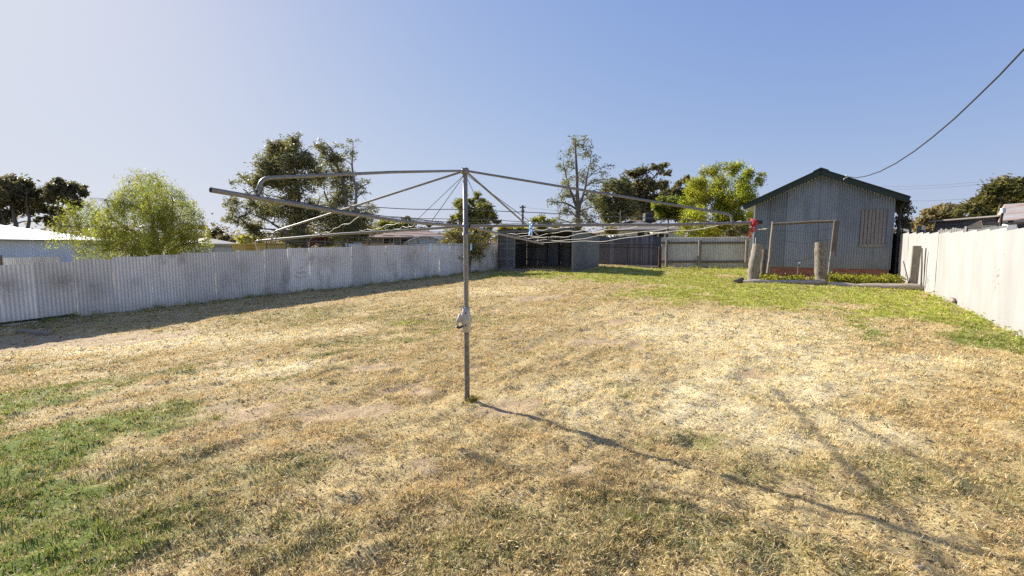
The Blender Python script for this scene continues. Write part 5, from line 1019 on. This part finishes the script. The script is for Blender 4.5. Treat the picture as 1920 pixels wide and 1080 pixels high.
boards(716, 741, 456.5, 34.5, M['orange'], 'short orange board run stepping right, over the left fence')
boards(757, 764, 454.5, 34, M['orange'], 'single orange panel at the left foot of the curved shed')
boards(648, 678, 456, 38, M['white'], 'white boards left of the orange ones over the left fence')
def wirefence():
    o_ = np.array((-LFd[1], LFd[0]))*2.2; p0, p1 = LF0+o_, LF1+o_; t = None
    ps = []
    for u in (500, 537, 577, 610, 652, 691, 732, 785): ps.append((u, Wp(u, 462, p0, p1)))
    B = ps[0][1]; t = thing('wire_fence', 'thin post and wire fence just beyond the left fence under the gum trees', 'fence', (B[0], B[1], float(hs(B[0], B[1]))))
    for u, q in ps:
        m = MB(); zt = Wp(u, 448.5, p0, p1)[2]; m.tube([(q[0], q[1], float(hs(q[0], q[1]))), (q[0], q[1], zt)], .028, 6); build('post', m, M['cable'], t)
    for v0, v1 in ((452.5, 452.5), (457.5, 456.5)):
        m = MB(); m.tube([Wp(500, v0, p0, p1), Wp(640, (v0+v1)/2+.4, p0, p1), Wp(785, v1, p0, p1)], .009, 4); build('wire', m, M['wire'], t)
wirefence()
# grey roofed house behind the gate
def greyhouse():
    Y = 38; a = P(1150, 445, Y); b = P(1284, 445, Y); c = np.array(((a[0]+b[0])/2, Y+4)); ze = zat(431, Y); zr = zat(413.5, Y+4)
    t = house('grey_roof_house', 'white house with low grey tiled roof behind the gate and palings', c, (1, -.0), b[0]-a[0], 8, ze, zr, M['white'], M['greyroof'], ((-.95+.25, .55, zat(439, Y), .75), (-.05+.3, .75, zat(439, Y), .75), (1.0, .4, zat(440, Y), .7)), True)
    q = P(1215, 410, Y+3.2); m = MB(); m.box((q[0], q[1], q[2]+.08), (.75, .8, .62), taper=.92); m.box((q[0], q[1], q[2]-.3), (.42, .5, .5)); co = build('roof_cooler', m, M['darkbox'], t)
    m = MB(); m.box((q[0], q[1], q[2]+.42), (.74, .8, .05)); build('lid', m, M['greyroof'], co)
    q = P(1162.5, 440, Y-.2); m = MB(); m.tube([(q[0], q[1], zat(432, Y)), (q[0], q[1], zat(395, Y))], .035, 6); build('vent_pipe', m, M['galv'], t)
    # awning
    q0, q1 = P(1219, 436.5, Y-.9), P(1250, 436.5, Y-.9); m = MB(); m.box(((q0[0]+q1[0])/2, Y-.8, q0[2]+.02), (q1[0]-q0[0], 1.5, .10), R=Matrix.Rotation(.10, 3, 'X')); build('awning', m, M['cream'], t)
M['darkbox'] = simple('dark_cooler_case', (.05, .055, .065), (.035, .035, .04), 5, .7)
greyhouse()
# right hand neighbours
def right_side():
    Y = 17.5
    a = P(1752, 440, Y+1.2); b = P(1866, 440, Y-.4); zl = P(1752, 414, Y+1.2)[2]; zr_ = P(1866, 404, Y-.4)[2]; z0 = .2
    t = thing('weatherboard_shed', 'grey weatherboard shed with flat skillion roof behind the right fence', 'shed', (a[0], a[1], z0)); d = (b-a)[:2]; L = np.linalg.norm(d); d = d/L; n_ = np.array((-d[1], d[0]))
    nb = 9; H = zr_-.06-1.55
    m = MB(); m.add([(*a[:2], z0), (*b[:2], z0), (*b[:2], zr_-.05), (*a[:2], zl-.05)]+[(*(a[:2]+n_*3), z0), (*(b[:2]+n_*3), z0), (*(b[:2]+n_*3), zr_-.05), (*(a[:2]+n_*3), zl-.05)], [(0, 1, 2, 3), (5, 4, 7, 6), (1, 5, 6, 2), (4, 0, 3, 7), (3, 2, 6, 7)]); build('wall', m, M['greywb'], t)
    for k in range(7):
        zz = zl-.16-.13*k; m = MB(); e = -n_*.02; m.box((*((a+b)[:2]/2+e), zz), (L, .03, .11), R=Matrix.Rotation(math.atan2(d[1], d[0]), 3, 'Z') @ Matrix.Rotation(.28, 3, 'X')); build('weatherboard', m, M['greywb'], t)
    e1, e2 = zl, zr_; m = MB(); p0, p1 = a[:2]-d*.15-n_*.25, b[:2]+d*.12-n_*.25; p2, p3 = p1+n_*3.5, p0+n_*3.5
    m.add([(*p0, zl), (*p1, zr_), (*p2, zr_), (*p3, zl), (*p0, zl-.05), (*p1, zr_-.05), (*p2, zr_-.05), (*p3, zl-.05)], [(0, 1, 2, 3), (7, 6, 5, 4), (0, 4, 5, 1), (1, 5, 6, 2), (2, 6, 7, 3), (3, 7, 4, 0)]); build('roof', m, M['rustroof'], t)
    q0, q1, q2 = P(1812, 427, Y-.05), P(1843, 413.5, Y-.3), P(1845, 427, Y-.3)
    e = np.array((*(-n_*.10), 0)); m = MB(); m.add([q0+e, q2+e, q1+e, q0+e*2, q2+e*2, q1+e*2], [(0, 1, 2), (5, 4, 3), (0, 3, 4, 1), (1, 4, 5, 2), (2, 5, 3, 0)]); build('gable_end', m, M['timber_h'], t)
    # rusty roofed cottage
    Y2 = 15.5; c = P(1985, 440, Y2+2.6)[:2]; t = thing('cottage', 'white cottage with rust streaked iron roof at the right edge', 'house', (*c, .2))
    al = P(1880, 414, Y2); ar = P(2080, 414, Y2-2.2); zr2 = P(1885, 383, Y2+2)[2]; ze = al[2]
    r0_ = P(1883, 383, Y2+2)[:2]; d2 = (ar-al)[:2]/np.linalg.norm((ar-al)[:2]); nn = np.array((-d2[1], d2[0])); L2 = np.linalg.norm((ar-al)[:2])
    bl_ = al[:2]-d2*.35+nn*3.8; V = [(*al[:2], ze), (*ar[:2], ze), (*(r0_+d2*L2), zr2), (*r0_, zr2), (*(P(1862, 413, Y2+3.4)[:2]), P(1862, 413, Y2+3.4)[2])]
    V2 = [(x, y, z-.06) for x, y, z in V]; m = MB(); m.add(V+V2, [(0, 1, 2, 3), (4, 0, 3), (5, 8, 7, 6), (0, 5, 6, 1), (4, 9, 5, 0)]); build('roof', m, M['rustroof'], t)
    m = MB(); w0, w1 = al[:2]+d2*.1+nn*.35, ar[:2]+nn*.35; wl = P(1867, 425, Y2+2.8)[:2]; wallquad(m, w0, w1, .2, ze-.03, .1); wallquad(m, w0, wl, .2, ze-.05, .1); build('wall', m, M['white'], t)
    m = MB(); m.bar((*(al[:2]-d2*.02-nn*.03), ze-.03), (*(ar[:2]-nn*.03), ze-.03), .07, .07); build('gutter', m, M['darkbox'], t)
    m = MB(); wa = w0+d2*.18-nn*.06; wb = w0+d2*2.2-nn*.06; wallquad(m, wa, wb, P(1890, 440, Y2)[2], P(1890, 421, Y2)[2], .06); build('window', m, M['glass'], t)
    q = P(1880, 406, Y2-.1); m = MB(); m.tube([q+np.array((-.05, 0, -.35)), q+np.array((-.04, 0, -.02)), q+np.array((.0, 0, .18))], [.04, .04, .035], 7); build('flue', m, M['rust'], t)
    m = MB(); m.tube([q+np.array((.0, 0, .12)), q+np.array((-.01, 0, .28))], .07, 9); build('flue_cap', m, M['white'], t)
    # junk and fences between
    p, q_ = P(1690, 442, 19)[:2], P(1762, 442, 16.5)[:2]
    def scrap(u0, u1, vt, Ya, Yb, mt, label, cat, jag=0, name='iron_fence', seg=6):
        p, q_ = P(u0, 445, Ya)[:2], P(u1, 445, Yb)[:2]; zt = P((u0+u1)/2, vt, (Ya+Yb)/2)[2]; t = thing(name, label, cat, (*p, hs(*p)))
        for k in range(seg):
            a_, b_ = p+(q_-p)*k/seg, p+(q_-p)*(k+1)/seg; m = MB(); zz = zt+random.uniform(-jag, jag)
            if name == 'iron_fence': sheet(m, a_, b_, .2, .2, zz, zz, rows=2)
            else: wallquad(m, a_+(b_-a_)*.08, b_-(b_-a_)*.08, .2, zz, .02)
            build('sheet' if name == 'iron_fence' else 'paling', m, mt, t)
    scrap(1690, 1758, 433.5, 17.5, 15.5, M['dark_iron'], 'jagged dark iron fence showing above the far end of right fence', 'fence', .07)
    scrap(1758, 1812, 427.5, 14.5, 13.4, M['board'], 'old grey paling fence leaning behind the middle of right fence', 'fence', .05, 'old_palings', 12)
    scrap(1814, 1905, 426, 13.2, 10.6, M['dark_iron'], 'dark corrugated fence behind the right fence below the weatherboard shed', 'fence', .02)
    q = P(1727, 431, 18); m = MB(); m.box((q[0], q[1], (q[2]+.2)/2+.08), (.16, .2, q[2]-.2+.16)); build('chimney_stub', m, M['cream'], None, 'small pinkish block sticking up behind the jagged dark fence', 'block', origin=(q[0], q[1], .2))
    q = P(1707, 432, 18.5); m = MB(); m.tube([(q[0], q[1], .3), (q[0], q[1], P(1707, 428, 18.5)[2])], .045, 7); build('stub_post', m, M['timber'], None, 'pale post tip showing above the jagged dark fence nearest the tin shed', 'post', origin=(q[0], q[1], .3))
right_side()
# utility pole and far power lines
def utility():
    Y = 62; B = P(980, 462, Y); z0 = float(hs(B[0], B[1])); t = thing('utility_pole', 'thin wooden utility pole with two crossarms behind the open shed', 'utility pole', (B[0], B[1], z0))
    m = MB(); m.tube([(B[0], B[1], z0), (B[0], B[1], zat(385, Y))], [.19, .12], 8); build('pole', m, M['timber_dark'], t)
    for v, w in ((389.5, 5.5), (397, 3)):
        a, b = P(980-w, v, Y), P(980+w, v-.8, Y); m = MB(); m.bar(a, b, .12, .14); ca = build('crossarm', m, M['timber_dark'], t)
        for f in (0.05, .35, .65, .95):
            c = a+(b-a)*f; m = MB(); m.tube([c, c+np.array((0, 0, .28))], [.05, .03], 6); build('insulator', m, M['darkbox'], ca)
    for k, (v0, v1, l) in enumerate(((345.5, 327.5, 'uppermost of three faint overhead wires right of the tin shed'), (350, 333, 'middle of three faint overhead wires right of the tin shed'), (373.5, 361, 'lowest of three faint overhead wires right of the tin shed'))):
        a, b = P(1640, v0+(4 if k < 2 else 2), 75), P(1990, v1-6, 45); m = MB(); pts = [a+(b-a)*f-np.array((0, 0, .5*4*f*(1-f))) for f in np.linspace(0, 1, 14)]; m.tube(pts, .014, 4, False); build('power_line', m, M['wire'], None, l, 'power line', 'overhead wires on the right', origin=a)
    for k, (v0, v1, l) in enumerate(((388.5, 401, 'upper far wire running right from the utility pole crossarm'), (396.5, 406, 'lower far wire running right from the utility pole crossarm'))):
        a, b = P(980, v0, Y), P(1290, v1, 90); m = MB(); pts = [a+(b-a)*f-np.array((0, 0, .6*4*f*(1-f))) for f in np.linspace(0, 1, 14)]; m.tube(pts, .012, 4, False); build('power_line', m, M['wire'], None, l, 'power line', 'far wires from the utility pole', origin=a)
utility()
for o in list(bpy.data.objects):
    if o.type == 'EMPTY': o.empty_display_size = .1
print('OBJECTS', len(bpy.data.objects))
